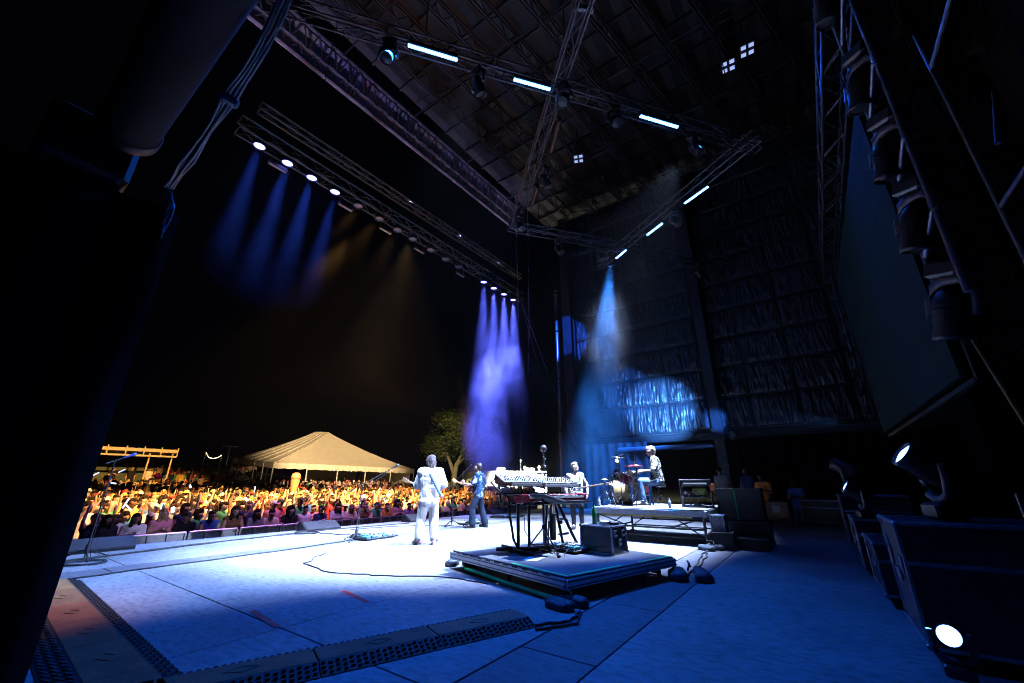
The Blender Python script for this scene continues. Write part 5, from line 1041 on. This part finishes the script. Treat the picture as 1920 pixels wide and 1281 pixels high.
TOPS = {'black': (.015, .015, .018), 'white': (.62, .6, .56), 'grey': (.22, .22, .23), 'blue': (.05, .13, .36), 'teal': (.04, .22, .22), 'green': (.06, .25, .12), 'red': (.38, .05, .05), 'orange': (.5, .2, .04), 'yellow': (.6, .45, .08), 'pink': (.5, .2, .26), 'navy': (.02, .03, .09), 'cream': (.6, .5, .36), 'brown': (.16, .08, .04), 'lilac': (.36, .26, .45)}
TM = {k: M('top_' + k, v, .85, 0, .12, 9) for k, v in TOPS.items()}
SK = [SKIN_A, SKIN_B, SKIN_C, M('light_skin', (.6, .4, .31), .5, 0, .1, 12)]; PT = [M('crowd_denim', (.05, .08, .16), .8, 0, .2), M('crowd_black', (.015, .015, .017), .8, 0, .2), M('crowd_khaki', (.3, .22, .12), .8, 0, .2)]
BODY = {(k, y, s): crowd_mesh(k, y, s, .024, .4) for k in POSES for y, s in ((-.25, True), (.2, True), (.05, False))}
combos = [(t_, h_, p_) for t_ in TOPS for h_ in HATS for p_ in POSES if p_ != 'leaning on the rail']
rr = random.Random(21); rr.shuffle(combos)
combos.sort(key=lambda c: (rr.random() + (.45 if c[2] in ('both arms raised', 'arm reaching out') else 0) + (.25 if 'straw' in c[1] or 'red cap' in c[1] else 0) + (.25 if c[0] in ('yellow', 'lilac', 'orange') else 0)))
def cpx(x, y, z):
    q = cam.matrix_world.inverted() @ Vector((x, y, z)); return (960 + 748 * q.x / -q.z, 640.5 - 748 * q.y / -q.z) if q.z < 0 else (-1, -1)
bpy.context.view_layer.update()
def person(x, y, top, hat, pose, label, grp, tall=1.0, toward=None):
    key = (pose, *[(-.25, True), (.2, True), (.05, False)][rr.randrange(3)]); me, h = BODY[key]
    tx, ty = toward or (-6 + rr.uniform(-3, 2), 8 + rr.uniform(-5, 5)); rz = math.atan2(-(tx - x), ty - y)
    t = thing('person', label, 'person', (x, y, gz(x, y)), rz, grp); t.scale = (tall, tall, tall)
    b = inst('body', me, t); sk = SK[rr.choices(range(4), (5, 3, 2, 3))[0]]
    for i, m in enumerate((sk, TM[top], PT[rr.randrange(3)])): b.material_slots[i].link = 'OBJECT'; b.material_slots[i].material = m
    J = crowd_pose(pose); nm, hm = HEADS[hat]; inst(nm, hm, t, J['head'], (.02, 0, key[1])); return t
ZONES = ['in the front rows', 'in the packed crowd']
n_ind = 0
front = [('black', 'long dark hair', 'arms down'), ('white', 'long dark hair', 'hands clasped'), ('pink', 'long fair hair', 'hands clasped'), ('black', 'black cap', 'leaning on the rail'), ('blue', 'short brown hair', 'leaning on the rail'), ('brown', 'long dark hair', 'leaning on the rail'), ('grey', 'long dark hair', 'leaning on the rail'), ('cream', 'short dark hair', 'leaning on the rail'), ('black', 'curly dark hair', 'leaning on the rail'), ('white', 'short dark hair', 'arms down'), ('navy', 'black cap', 'hands clasped'), ('white', 'long dark hair', 'leaning on the rail'), ('cream', 'long fair hair', 'leaning on the rail'), ('brown', 'long fair hair', 'leaning on the rail'), ('green', 'black cap', 'leaning on the rail'), ('orange', 'short brown hair', 'leaning on the rail'), ('pink', 'curly dark hair', 'hands clasped'), ('lilac', 'short brown hair', 'leaning on the rail'), ('black', 'long fair hair', 'leaning on the rail'), ('grey', 'short dark hair', 'hands clasped'), ('red', 'long dark hair', 'leaning on the rail'), ('white', 'white cap', 'leaning on the rail'), ('teal', 'long dark hair', 'hands clasped'), ('lilac', 'short dark hair', 'leaning on the rail'), ('blue', 'black cap', 'leaning on the rail'), ('white', 'straw hat', 'leaning on the rail'), ('navy', 'short dark hair', 'leaning on the rail'), ('pink', 'short fair hair', 'leaning on the rail'), ('grey', 'white cap', 'hands clasped')]
for k, c in enumerate(front):
    y = 2.9 + .56 * k + rr.uniform(-.06, .06)
    person(-14.38 - rr.uniform(0, .1), y, *c, 'fan in %s top with %s at barricade, %s' % (c[0], c[1], c[2]), 'fans along the barricade', rr.uniform(.93, 1.02), (-4, y - .5 + rr.uniform(-2, 2))); n_ind += 1
used = set(front); ci = 0; spots = []
row = 0; x = -15.15
while x > -41:
    step = .62 if x > -24 else .8
    y = .16 * -x + rr.uniform(0, .6)
    while y < 1.75 * -x:
        px, py = cpx(x, y, gz(x, y) + 1.6)
        dens = 1 if x > -30 else (.8 if px < 780 else .6)
        if 130 < px < 1000 and rr.random() < dens and not (px > 860 and x < -28): spots.append((x + rr.uniform(-.24, .24), y + rr.uniform(-.17, .17)))
        y += step
    x -= .72 if x > -24 else .9
spots.sort(key=lambda p: -p[0])
ind = spots[:252]; rest = spots[252:]
for x, y in ind:
    while combos[ci] in used: ci += 1
    c = combos[ci]; ci += 1
    person(x, y, *c, 'fan in %s top with %s, %s, amid the packed crowd' % (c[0], c[1], c[2]) if x > -19 else 'fan in %s top with %s, %s, deep in lit crowd' % (c[0], c[1], c[2]), 'fans in the packed crowd', rr.uniform(.88, 1.1))
# hill crowd beyond, scattered
for k in range(210):
    x = -rr.uniform(48, 80); y = -x * rr.uniform(.2, .42); rest.append((x, y))
for k in range(40):
    x = -rr.uniform(41, 52); rest.append((x, -x * rr.uniform(.5, .85)))
# the rest of the crowd as one mesh
LOW = [crowd_mesh(k, y, True, .06, .5) for k in POSES if k != 'leaning on the rail' for y in (-.2, .2)]
LOWA = []
for me, h in LOW:
    co = np.zeros(len(me.vertices) * 3); me.vertices.foreach_get('co', co); LOWA.append((co.reshape(-1, 3), [list(p.vertices) for p in me.polygons], [p.material_index for p in me.polygons]))
HL_ = []
for k in HATS:
    me = HEADS[k][1]; co = np.zeros(len(me.vertices) * 3); me.vertices.foreach_get('co', co); HL_.append((co.reshape(-1, 3), [list(p.vertices) for p in me.polygons], me.materials[0]))
mats = SK + [TM[k] for k in TOPS] + PT + list(HM.values()) + [CM[3]]; vs = []; fs = []; ms = []
for x, y in rest:
    i = rr.randrange(len(LOWA)) if rr.random() < .35 else rr.randrange(2); co, F, mi = LOWA[i]; s_ = rr.uniform(.9, 1.06); rz = math.atan2(-(-6 - x), 8 - y) + rr.uniform(-.3, .3); c, s = math.cos(rz) * s_, math.sin(rz) * s_
    sk = rr.choices(range(4), (5, 3, 2, 3))[0]; tp = 4 + rr.randrange(len(TOPS)); pt = 4 + len(TOPS) + rr.randrange(3); lut = (sk, tp, pt, len(mats) - 1); o = len(vs)
    J = crowd_pose([k for k in POSES if k != 'leaning on the rail'][i // 2])
    for (C, FF, mm) in ((co, F, [lut[k] for k in mi]), (lambda q: (q[0] + np.array(J['head']), q[1], [mats.index(q[2])] * len(q[1])))(HL_[rr.randrange(len(HL_))])):
        o = len(vs); z0 = gz(x, y); vs += [(x + c * a - s * b, y + s * a + c * b, z0 + e * s_) for a, b, e in C]; fs += [[q + o for q in f] for f in FF]; ms += mm
me = bpy.data.meshes.new('crowd'); me.from_pydata(vs, [], fs)
for m in mats: me.materials.append(m)
me.polygons.foreach_set('material_index', ms); me.polygons.foreach_set('use_smooth', [True] * len(fs)); me.update()
o = bpy.data.objects.new('crowd', me); COL.objects.link(o); o['kind'] = 'stuff'

# things held up over the crowd
def at_x(px, py, X):     # the point of the plane x = X seen at a pixel of the photograph
    u = (px - 960) / 748; v = (640.5 - py) / 748; th = R(19.64); ya = R(35.7); fw = math.cos(th) - v * math.sin(th); z = math.sin(th) + v * math.cos(th)
    d = V(u * math.cos(ya) - fw * math.sin(ya), u * math.sin(ya) + fw * math.cos(ya), z); return V(0, 0, 1.2) + d * (X / d.x)
GLOW = M('glow_stick', (.8, .85, 1), .4, 0, 0, emit=(.5, .62, 1), es=2.2); PHS = M('phone_screen', (.8, .85, 1), .3, 0, 0, emit=(.8, .9, 1), es=5)
for k, (a, b, X, lab) in enumerate(((( 230, 953), (242, 935), -16.6, 'pair partner of the bright light stick low over the near crowd'), ((246, 957), (235, 945), -16.4, 'bright light stick held low over the near crowd'), ((172, 893), (186, 886), -30, 'light stick held up beside the near curtain'), ((222, 886), (235, 880), -32, 'light stick crossed before the food stand counter'), ((208, 905), (218, 907), -27, 'light stick lying level over the near crowd'), ((476, 925), (479, 912), -26, 'upright light stick over the crowd before the tent'), ((713, 915), (722, 927), -26, 'slanting light stick beside the tent, nearest the tall microphone'), ((731, 916), (724, 925), -26, 'middle light stick of the three beside the tent'), ((744, 918), (733, 930), -26, 'light stick of the three beside the tent nearest the guitarist'))):
    MB().cyl(at_x(*a, X), at_x(*b, X), .028 if X < -20 else .02, n=8).build('light_stick', GLOW, label=lab, cat='light stick', group='light sticks in the crowd')
for k, (p, X, lab) in enumerate((((305, 949), -16.0, 'phone held out by a raised arm over the barricade'), ((324, 956), -15.6, 'phone held level above the barricade'), ((357, 912), -28, 'phone flash shining in the middle of the crowd'), ((388, 942), -20, 'phone screen among the near crowd'), ((456, 915), -30, 'phone flash shining near the tent corner'), ((672, 960), -15.6, 'phone light shining at the barricade beside the boom microphone'))):
    o = MB().bbox((0, 0, 0), (.02, .09, .16), .006).build('phone', PHS, label=lab, cat='phone', group='lit phones in the crowd'); o.location = at_x(*p, X); o.rotation_euler = (.3 * k, 0, .4)
p0 = at_x(548, 932, -22); t = thing('inflatable_bat', 'tall orange inflatable bat standing up out of the crowd', 'inflatable', p0); t.rotation_euler = (0, .03, 0)
MB().lathe([(0, -.5), (.09, -.5), (.1, -.1), (.15, .25), (.21, .7), (.23, 1.0), (.2, 1.12), (.1, 1.18), (0, 1.19)], (0, 0, 0), n=20).build('bat_body', M('inflatable_skin', (.5, .22, .15), .35, 0, .2, 14), t); MB().lathe([(.218, .86), (.236, .88), (.236, .93), (.225, .95)], (0, 0, 0), n=20).build('band', M('bat_band', (.45, .08, .06), .4), t)
o = MB().lathe([(0, 0), (.07, .02), (.18, -.01), (.2, .0), (.07, .04), (0, .03)], (0, 0, 0), (1, .2, .4), 14).build('paper_fan', M('magenta_card', (.6, .02, .3), .6), label='magenta round fan held up in the crowd before the food stand', cat='fan'); o.location = at_x(296, 893, -34)
for k, p in enumerate(((181, 826), (166, 842), (170, 858))): 
    o = MB().sph((0, 0, 0), (.3, .3, .38), 12, 8).build('balloon', M('green_balloon', (.02, .25, .06), .3, 0, .1), label='green balloon by the curtain edge, ' + ('topmost', 'middle', 'lowest')[k] + ' of three', cat='balloon', group='green balloons'); o.location = at_x(*p, -30)

# --- frame tent
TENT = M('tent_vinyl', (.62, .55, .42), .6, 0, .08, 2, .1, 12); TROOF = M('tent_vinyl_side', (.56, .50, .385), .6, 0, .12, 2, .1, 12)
A = V(-39.6, 18.1, 3.0); B = V(-37.7, 32.9, 2.8); Cc = V(-53.5, 19.9, 3.9); D = V(-51.6, 34.7, 3.7); ax = (Cc - A); K = (A + B) / 2 + ax * .52 + V(0, 0, 3.6); K2 = (A + B) / 2 + ax * .78 + V(0, 0, 3.75)
t = thing('frame_tent', 'large white peaked frame tent standing behind the crowd', 'tent')
def sheet(corners, nu, nv, sag, mat, nm):
    b = MB(); a, bb, c, d = [Vector(q) for q in corners]; vs = []
    for i in range(nu + 1):
        for j in range(nv + 1):
            u, v = i / nu, j / nv; p = lerp(lerp(a, bb, u), lerp(d, c, u), v); p.z -= sag * 4 * v * (1 - v) * (.6 + .4 * math.sin(u * PI)); vs.append(p)
    b.add(vs, [(i * (nv + 1) + j, (i + 1) * (nv + 1) + j, (i + 1) * (nv + 1) + j + 1, i * (nv + 1) + j + 1) for i in range(nu) for j in range(nv)], 0, True); return b.build(nm, mat, t)
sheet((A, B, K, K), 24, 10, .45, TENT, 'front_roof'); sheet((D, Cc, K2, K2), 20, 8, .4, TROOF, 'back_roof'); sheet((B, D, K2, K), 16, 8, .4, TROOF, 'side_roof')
n = 5
for i in range(n):
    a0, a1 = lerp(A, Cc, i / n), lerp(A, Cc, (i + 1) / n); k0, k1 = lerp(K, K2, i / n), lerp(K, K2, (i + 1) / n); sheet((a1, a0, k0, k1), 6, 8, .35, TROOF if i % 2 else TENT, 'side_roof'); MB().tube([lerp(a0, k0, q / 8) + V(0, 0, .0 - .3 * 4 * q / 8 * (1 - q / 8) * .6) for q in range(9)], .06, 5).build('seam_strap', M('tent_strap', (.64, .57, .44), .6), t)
def valance(a, b, n, nm):
    bm = MB(); vs = []; m = n * 6
    for i in range(m + 1):
        p = lerp(a, b, i / m); dr = .42 + .06 * abs(math.sin(PI * i / 6)); out = (V(.05, 0, 0) * math.sin(i * 1.3))
        vs += [p + V(0, 0, .05), p + out * .5 - V(0, 0, dr * .5), p + out - V(0, 0, dr)]
    bm.add(vs, [(i * 3 + j, i * 3 + 3 + j, i * 3 + 4 + j, i * 3 + 1 + j) for i in range(m) for j in range(2)], 0, True); bm.build('valance', TENT, t)
valance(A, B, 16, 'v'); valance(Cc, A, 15, 'v'); valance(B, D, 12, 'v')
for i, (a, b, m) in enumerate(((A, B, 5), (A, Cc, 5), (B, D, 4), (Cc, D, 4))):
    for k in range(m + (1 if i in (0, 3) else 0)):
        if i in (1, 2) and k == 0: continue
        p = lerp(a, b, k / m); MB().cyl(p, (p.x, p.y, gz(p.x, p.y)), .055, n=8).build('pole', M('tent_pole', (.55, .52, .46), .4, .4), t)
o = sheet((lerp(D, B, .1) - V(0, 0, 2.8), lerp(D, B, .95) - V(0, 0, 2.8), lerp(D, B, .95), lerp(D, B, .1)), 12, 6, 0, TENT, 'side_wall'); o = sheet((lerp(Cc, D, .55) - V(0, 0, 2.8), D - V(0, 0, 2.8), D, lerp(Cc, D, .55)), 12, 6, 0, TENT, 'end_wall')
for k in range(4):
    p = lerp(A, B, .4 + .12 * k) + V(-.6, 0, -.35); o = MB().sph((0, 0, 0), .08, 8, 6).build('bulb', WARMB, label='small lit bulb hung inside the tent edge, ' + ('first', 'second', 'third', 'fourth')[k] + ' toward the guitarist', cat='bulb', group='tent bulbs'); o.location = p; MB().cyl((0, 0, 0), (0, 0, .4), .01, n=4).build('wire', BLK, o)
# --- crowd-control fence behind the crowd
FEN = M('galvanised', (.4, .4, .4), .4, .7, .15)
for k in range(9):
    p = lerp(V(-37, 19.5, 0), V(-34.5, 36, 0), (k + .5) / 9); s = thing('steel_fence', 'low steel fence panel behind the crowd, ' + ('by the tent corner pole', 'second from the tent corner', 'third from the tent corner', 'fourth along, under the tent front', 'fifth along, at the tent middle', 'sixth along, below the tent front', 'third from the guitarist', 'second from the guitarist', 'beside the guitarist')[k], 'fence', (p.x, p.y, gz(p.x, p.y)), R(-8), 'fence panels at the back of the crowd')
    for z in (.15, 1.1): seg('rail', s, (0, -.9, z), (0, .9, z), .022, FEN, 6)
    for q in range(13): seg('bar', s, (0, -.84 + .14 * q, .15), (0, -.84 + .14 * q, 1.1), .011, FEN, 5)
    for y in (-.8, .8): seg('foot', s, (-.3, y, .02), (.3, y, .02), .02, FEN, 6)
# --- food stand at the near side
FS = thing('food_stand', 'open-sided food stand with pale railed roof at the near side of the crowd', 'stall', (0, 0, 0)); PALE = M('pale_paint', (.5, .43, .32), .6, 0, .12, 2)
P1 = at_x(120, 842, -44); P2 = at_x(328, 851, -44); P1.z = P2.z = (P1.z + P2.z) / 2 + .15; zt = P2.z; gy = gz(-44, P2.y)
MB().bbox(((P1.x + P2.x) / 2 - 2.5, (P1.y + P2.y) / 2, zt), (6, P2.y - P1.y, .18), .03).build('roof', PALE, FS)
MB().bbox(((P1.x + P2.x) / 2 + .55, (P1.y + P2.y) / 2, zt + .02), (.08, P2.y - P1.y, .26), .02).build('fascia', PALE, FS); MB().bbox(((P1.x + P2.x) / 2 + .6, (P1.y + P2.y) / 2, zt - .42), (.14, P2.y - P1.y, .14), .02).build('rail', PALE, FS)
for k in range(7): y = P1.y + (P2.y - P1.y) * k / 6; MB().bbox((P2.x + .62, y, zt - .06), (.06, .08, .7), .01).build('roof_post', PALE, FS)
for (dx, dy) in ((.3, -.2), (.3, -1.7)): MB().bbox((P2.x + dx, P2.y + dy, (zt + gy) / 2), (.1, .1, zt - gy), .02).build('post', PALE, FS)
MB().bbox((P2.x - 4.6, (P1.y + P2.y) / 2, (gy + zt) / 2), (.15, P2.y - P1.y, zt - gy), .02).build('back_wall', M('dark_green_panel', (.05, .07, .045), .7, 0, .2, 2), FS)
MB().bbox((P2.x + .3, (P1.y + P2.y) / 2, gy + .55), (.2, P2.y - P1.y, 1.1), .02).build('counter', PALE, FS)
MB().bbox((P2.x - 2.0, P2.y - 4.6, gy + 1.25), (.2, 3.0, 1.9), .03).build('back_panel', M('dark_green_panel', (.07, .10, .06), .7, 0, .2, 2), FS)
MB().bbox((P2.x + 1.2, P2.y - 2.9, gy + .95), (.5, 4.2, 1.0), .12).build('table_cover', M('pale_cloth', (.62, .52, .36), .8, 0, .1), label='long table under a pale cloth in front of the food stand', cat='table')
for k, (dy, c) in enumerate(((-1.2, ('white', 'short dark hair', 'arms down')), (-2.3, ('black', 'short fair hair', 'arms down')), (-3.4, ('black', 'black cap', 'hands clasped')), (-5.6, ('white', 'black cap', 'hands clasped')), (-7.6, ('navy', 'black cap', 'arms down')))):
    p = person(P2.x - .6, P2.y + dy, *c, 'person in %s top behind the food stand counter, %s from its open end' % (c[0], ('first', 'second', 'third', 'fourth', 'fifth')[k]), 'people in the food stand'); p.location.z += .75
# lamp posts, string lights
for (px, top, bot, X, lab) in ((277, 781, 850, -75, 'tall double-headed lamp post beyond the food stand'), (432, 837, 866, -90, 'short lamp post far behind the tent corner')):
    p = at_x(px, top, X); s = thing('lamp_post', lab, 'lamp post', (p.x, p.y, gz(p.x, p.y) - .2)); hgt = p.z - gz(p.x, p.y) + .2
    MB().cyl((0, 0, 0), (0, 0, hgt), .14, .09, 8).build('pole', FEN, s); MB().bbox((0, 0, hgt), (.2, 2.0, .12), .03).build('arm', FEN, s)
    for y in (-1, 1): MB().bbox((0, y, hgt - .02), (.4, .7, .16), .04).build('lamp_head', FEN, s)
pts = [at_x(*p, -58) for p in ((386, 846), (392, 857), (400, 859), (409, 857), (417, 852))]
s = thing('string_lights', 'sagging string of small warm lights on the hillside beside the tent', 'string lights'); MB().tube(pts, .03, 5).build('wire', BLK, s); b = MB()
for i in range(len(pts) - 1):
    for k in range(5): b.sph(lerp(pts[i], pts[i + 1], k / 5) - V(0, 0, .06), .045, 6, 4)
b.build('bulbs', M('string_bulb', (1, .9, .7), .4, 0, 0, emit=(1, .75, .4), es=5), s, kind='stuff')
for p, nm in ((pts[0], 0), (pts[-1], 1)): MB().cyl((p.x, p.y, gz(p.x, p.y)), p, .06, n=6).build('pole', FEN, s)
# standing figures on the open grass behind the crowd
for k, (px, X, c, lab) in enumerate(((415, -37, ('orange', 'short dark hair', 'arms down'), 'person in orange top standing by the first tent pole'), (402, -34, ('white', 'straw hat', 'hands clasped'), 'person in white top and straw hat on the grass left of the tent'), (392, -35, ('pink', 'short fair hair', 'arms down'), 'bare-armed person in pink top on the grass left of the tent'), (440, -34, ('yellow', 'long fair hair', 'arms down'), 'person in yellow top standing before the tent side'))):
    q = at_x(px, 900, X); person(q.x, q.y, *c, lab, None)
# --- white trailer with flood lamps
t = thing('white_trailer', 'long white trailer with two flood lamps on its roof, lit bright behind the keyboards', 'trailer', (-33.2, 42.6, -1.2), R(-40)); WH = M('trailer_white', (.72, .7, .64), .5, 0, .06, 1.5)
MB().bbox((0, 1.2, 2.5), (2.6, 10.6, 2.9), .08).build('body', WH, t)
for k in range(8): MB().bbox((1.31, -3.4 + 1.31 * k, 2.5), (.03, .05, 2.7), .006).build('rib', WH, t)
MB().bbox((1.32, -1.6, 2.0), (.04, 1.0, 1.9), .01).build('door', M('trailer_door', (.6, .58, .52), .5), t); MB().bbox((0, .6, .95), (2.3, 9.4, .22), .03).build('chassis', BLK, t)
for y in (-3, 3.4, 4.6):
    for x in (-1.1, 1.1): MB().cyl((x - .12, y, .5), (x + .12, y, .5), .5, n=16).build('wheel', RUB, t)
for y in (-3.2, .5, 4.4): MB().bbox((.4, y, 4.15), (.9, 1.1, .4), .05).build('roof_unit', WH, t)
for k, (px, py) in enumerate(((984, 877), (1011, 876), (977, 864))):
    p = at_x(px, py, -29.6); s = thing('flood_lamp', ('blazing flood lamp above the white trailer, nearer the singer', 'blazing flood lamp above the white trailer, nearer the bass player', 'smaller flood lamp on a mast above the white trailer')[k], 'flood lamp', p, 0, 'flood lamps over the white trailer')
    MB().lathe([(0, 0), (.16 if k < 2 else .1, .02), (.16 if k < 2 else .1, -.03)], (0, 0, 0), (.6, -.75, -.1), 14).build('lens', WHTB, s); MB().bbox((-.12, .15, 0), (.3, .3, .34), .04, (0, 0, .67)).build('housing', BLK, s); MB().cyl((-.12, .15, -.15), (-.12, .15, -p.z - 1.1), .06).build('mast', FEN, s)
    if k < 2: spot('flood_light', p + V(.1, -.15, 0), p + V(4.0, -6, -7), 9000, (1, .86, .62), 80, .5, .15)
    if k < 2: spot('flood_light', p + V(1.6, -2.0, .2), p + V(-1.5, 2.6, -1.6), 60000, (1, .95, .86), 140, .5, .15)  # added lamp standing off the trailer to whiten its side
# --- tree beside the trailer
def tree(loc, h, seed, label):
    t = thing('tree', label, 'tree', loc); rr = random.Random(seed); tr = MB(); tips = []
    def grow(p, d, r, L, lv):
        pts = [p]; q = p.copy(); dd = d.copy()
        for i in range(4): dd = (dd + V(rr.uniform(-.16, .16), rr.uniform(-.16, .16), rr.uniform(-.04, .12))).normalized(); q = q + dd * L / 4; pts.append(q.copy())
        tr.tube(pts, [r * (1 - .11 * i) for i in range(5)], 7 if lv < 2 else 5)
        if lv >= 2: tips.extend(pts[1:])
        if lv < 4:
            for k in range(3 if lv else 4):
                a = rr.uniform(0, 2 * PI); sp = rr.uniform(.75, 1.3); nd = (dd + V(math.cos(a) * sp, math.sin(a) * sp, rr.uniform(-.12, .35))).normalized(); grow(pts[rr.choice((2, 3, 4, 4))], nd, r * .56, L * rr.uniform(.6, .78), lv + 1)
    grow(V(0, 0, 0), V(.03, -.1, 1), .42, h * .34, 0); tr.build('trunk', M('pale_bark', (.22, .18, .13), .85, 0, .3, 6, .5, 14), t)
    lf = MB(); 
    for p in tips:
        for k in range(60):
            o = p + V(rr.gauss(0, .5), rr.gauss(0, .5), rr.gauss(0, .36)); a = rr.uniform(0, 2 * PI); b = rr.uniform(-.9, .9); d = V(math.cos(a) * math.cos(b), math.sin(a) * math.cos(b), math.sin(b)); s = d.cross(V(rr.uniform(-1, 1), rr.uniform(-1, 1), 1)).normalized(); l = rr.uniform(.13, .25)
            lf.add([o - d * l, o + s * l * .42, o + d * l, o - s * l * .42], [(0, 1, 2, 3)], 0 if rr.random() < .6 else 1)
    lf.build('crown', [M('leaf_dark', (.045, .06, .018), .6, 0, .35, 4), M('leaf_olive', (.085, .09, .028), .6, 0, .35, 4)], t, kind='stuff')
tp = at_x(846, 915, -31); tree((tp.x, tp.y, -1.1), 12.5, 5, 'spreading leafy tree with pale trunk behind the singer')
# --- stage crew in the dark opening
def crew(x, y, z, c, pose, lab, toward, sc=1.0):
    p = person(x, y, c[0], c[1], pose, lab, None, sc, toward); p.location.z = z; return p
crew(-1.45, 16.3, -.25, ('orange', 'short dark hair'), 'hands clasped', 'crew member in orange top behind the wooden crate', (-5, 8)); crew(-2.9, 17.6, 0, ('grey', 'black cap'), 'arms down', 'crew member in grey top standing in the dark beyond the drum platform', (-5, 9)); crew(-6.9, 17.3, 0, ('brown', 'long dark hair'), 'hands clasped', 'crew member in brown top between the bass player and the drums', (-5, 8)); crew(-2.1, 18.2, 0, ('navy', 'short brown hair'), 'arms down', 'dim crew member in navy top behind the amplifier case', (-4, 8)); crew(-.6, 16.9, -.45, ('blue', 'short brown hair'), 'hands clasped', 'crew member in blue top sitting low between crate and blue-edged case', (-5, 8))
for m in [c for c in bpy.data.scenes if c.name == 'workbench']: bpy.data.scenes.remove(m)

# ================================================================== air
hz = bpy.data.materials.new('haze_air'); hz.use_nodes = True; nt = hz.node_tree; nt.nodes.clear()
out = nt.nodes.new('ShaderNodeOutputMaterial'); pv = nt.nodes.new('ShaderNodeVolumePrincipled'); pv.inputs['Color'].default_value = (.85, .87, .9, 1); pv.inputs['Density'].default_value = .00004; pv.inputs['Anisotropy'].default_value = .2
nt.links.new(pv.outputs[0], out.inputs['Volume'])
MB().box((-35, 35, 10), (250, 260, 34)).build('haze', hz, kind='stuff')
def smoke(loc, size, dens, scale, seed, lo=.44, hi=.74, col=(.9, .9, .92)):
    m = bpy.data.materials.new('smoke_air'); m.use_nodes = True; nt = m.node_tree; nt.nodes.clear(); out = nt.nodes.new('ShaderNodeOutputMaterial'); pv = nt.nodes.new('ShaderNodeVolumePrincipled'); pv.inputs['Color'].default_value = (*col, 1)
    tc = nt.nodes.new('ShaderNodeTexCoord'); n = nt.nodes.new('ShaderNodeTexNoise'); n.inputs['Scale'].default_value = scale; n.inputs['Detail'].default_value = 5; n.inputs['Roughness'].default_value = .58; n.noise_dimensions = '4D'; n.inputs['W'].default_value = seed; n.inputs['Distortion'].default_value = .6
    nt.links.new(tc.outputs['Object'], n.inputs['Vector'])
    r = nt.nodes.new('ShaderNodeMapRange'); r.inputs['From Min'].default_value = lo; r.inputs['From Max'].default_value = hi; nt.links.new(n.outputs['Fac'], r.inputs['Value'])
    ln = nt.nodes.new('ShaderNodeVectorMath'); ln.operation = 'LENGTH'; nt.links.new(tc.outputs['Object'], ln.inputs[0])
    fr = nt.nodes.new('ShaderNodeMapRange'); fr.inputs['From Min'].default_value = 1.0; fr.inputs['From Max'].default_value = .3; nt.links.new(ln.outputs['Value'], fr.inputs['Value'])
    mu = nt.nodes.new('ShaderNodeMath'); mu.operation = 'MULTIPLY'; nt.links.new(r.outputs[0], mu.inputs[0]); nt.links.new(fr.outputs[0], mu.inputs[1])
    m2 = nt.nodes.new('ShaderNodeMath'); m2.operation = 'MULTIPLY'; m2.inputs[1].default_value = dens; nt.links.new(mu.outputs[0], m2.inputs[0]); nt.links.new(m2.outputs[0], pv.inputs['Density']); nt.links.new(pv.outputs[0], out.inputs['Volume'])
    o = MB().sph((0, 0, 0), 1.0, 20, 12).build('smoke', m, kind='stuff'); o.location = loc; o.scale = size; return o
smoke((-11.4, 15.3, 6.0), (2.1, 2.8, 6.6), .22, 2.2, 1.3, .2, .85); smoke((-11.4, 15.7, 4.1), (2.2, 2.9, 3.9), 4.2, 2.3, 6.3, .41, .74); smoke((-8.9, 17.7, 4.0), (2.6, 2.6, 5.0), .55, 2.4, 4.1, .38, .76)
smoke((-6.2, 15.8, 8.0), (1.4, 2.2, 3.4), .22, 2.4, 7.7, .38, .8); smoke((-2.2, 18.4, 2.3), (1.6, 1.4, 1.1), .7, 2.2, 9.2); smoke((-11.8, 4.2, 8.9), (1.8, 2.6, 3.1), .05, 2.2, 2.2, .25, .8)
smoke((-19, 12, 6.5), (7, 10, 5.5), .0002, 2.8, 3.3, .38, .75)
smoke((-28.8, 36.2, 2.6), (3.4, 3.4, 2.2), .07, 1.2, 12.1, .1, .9)  # added puff that gives the flood lamps a glow
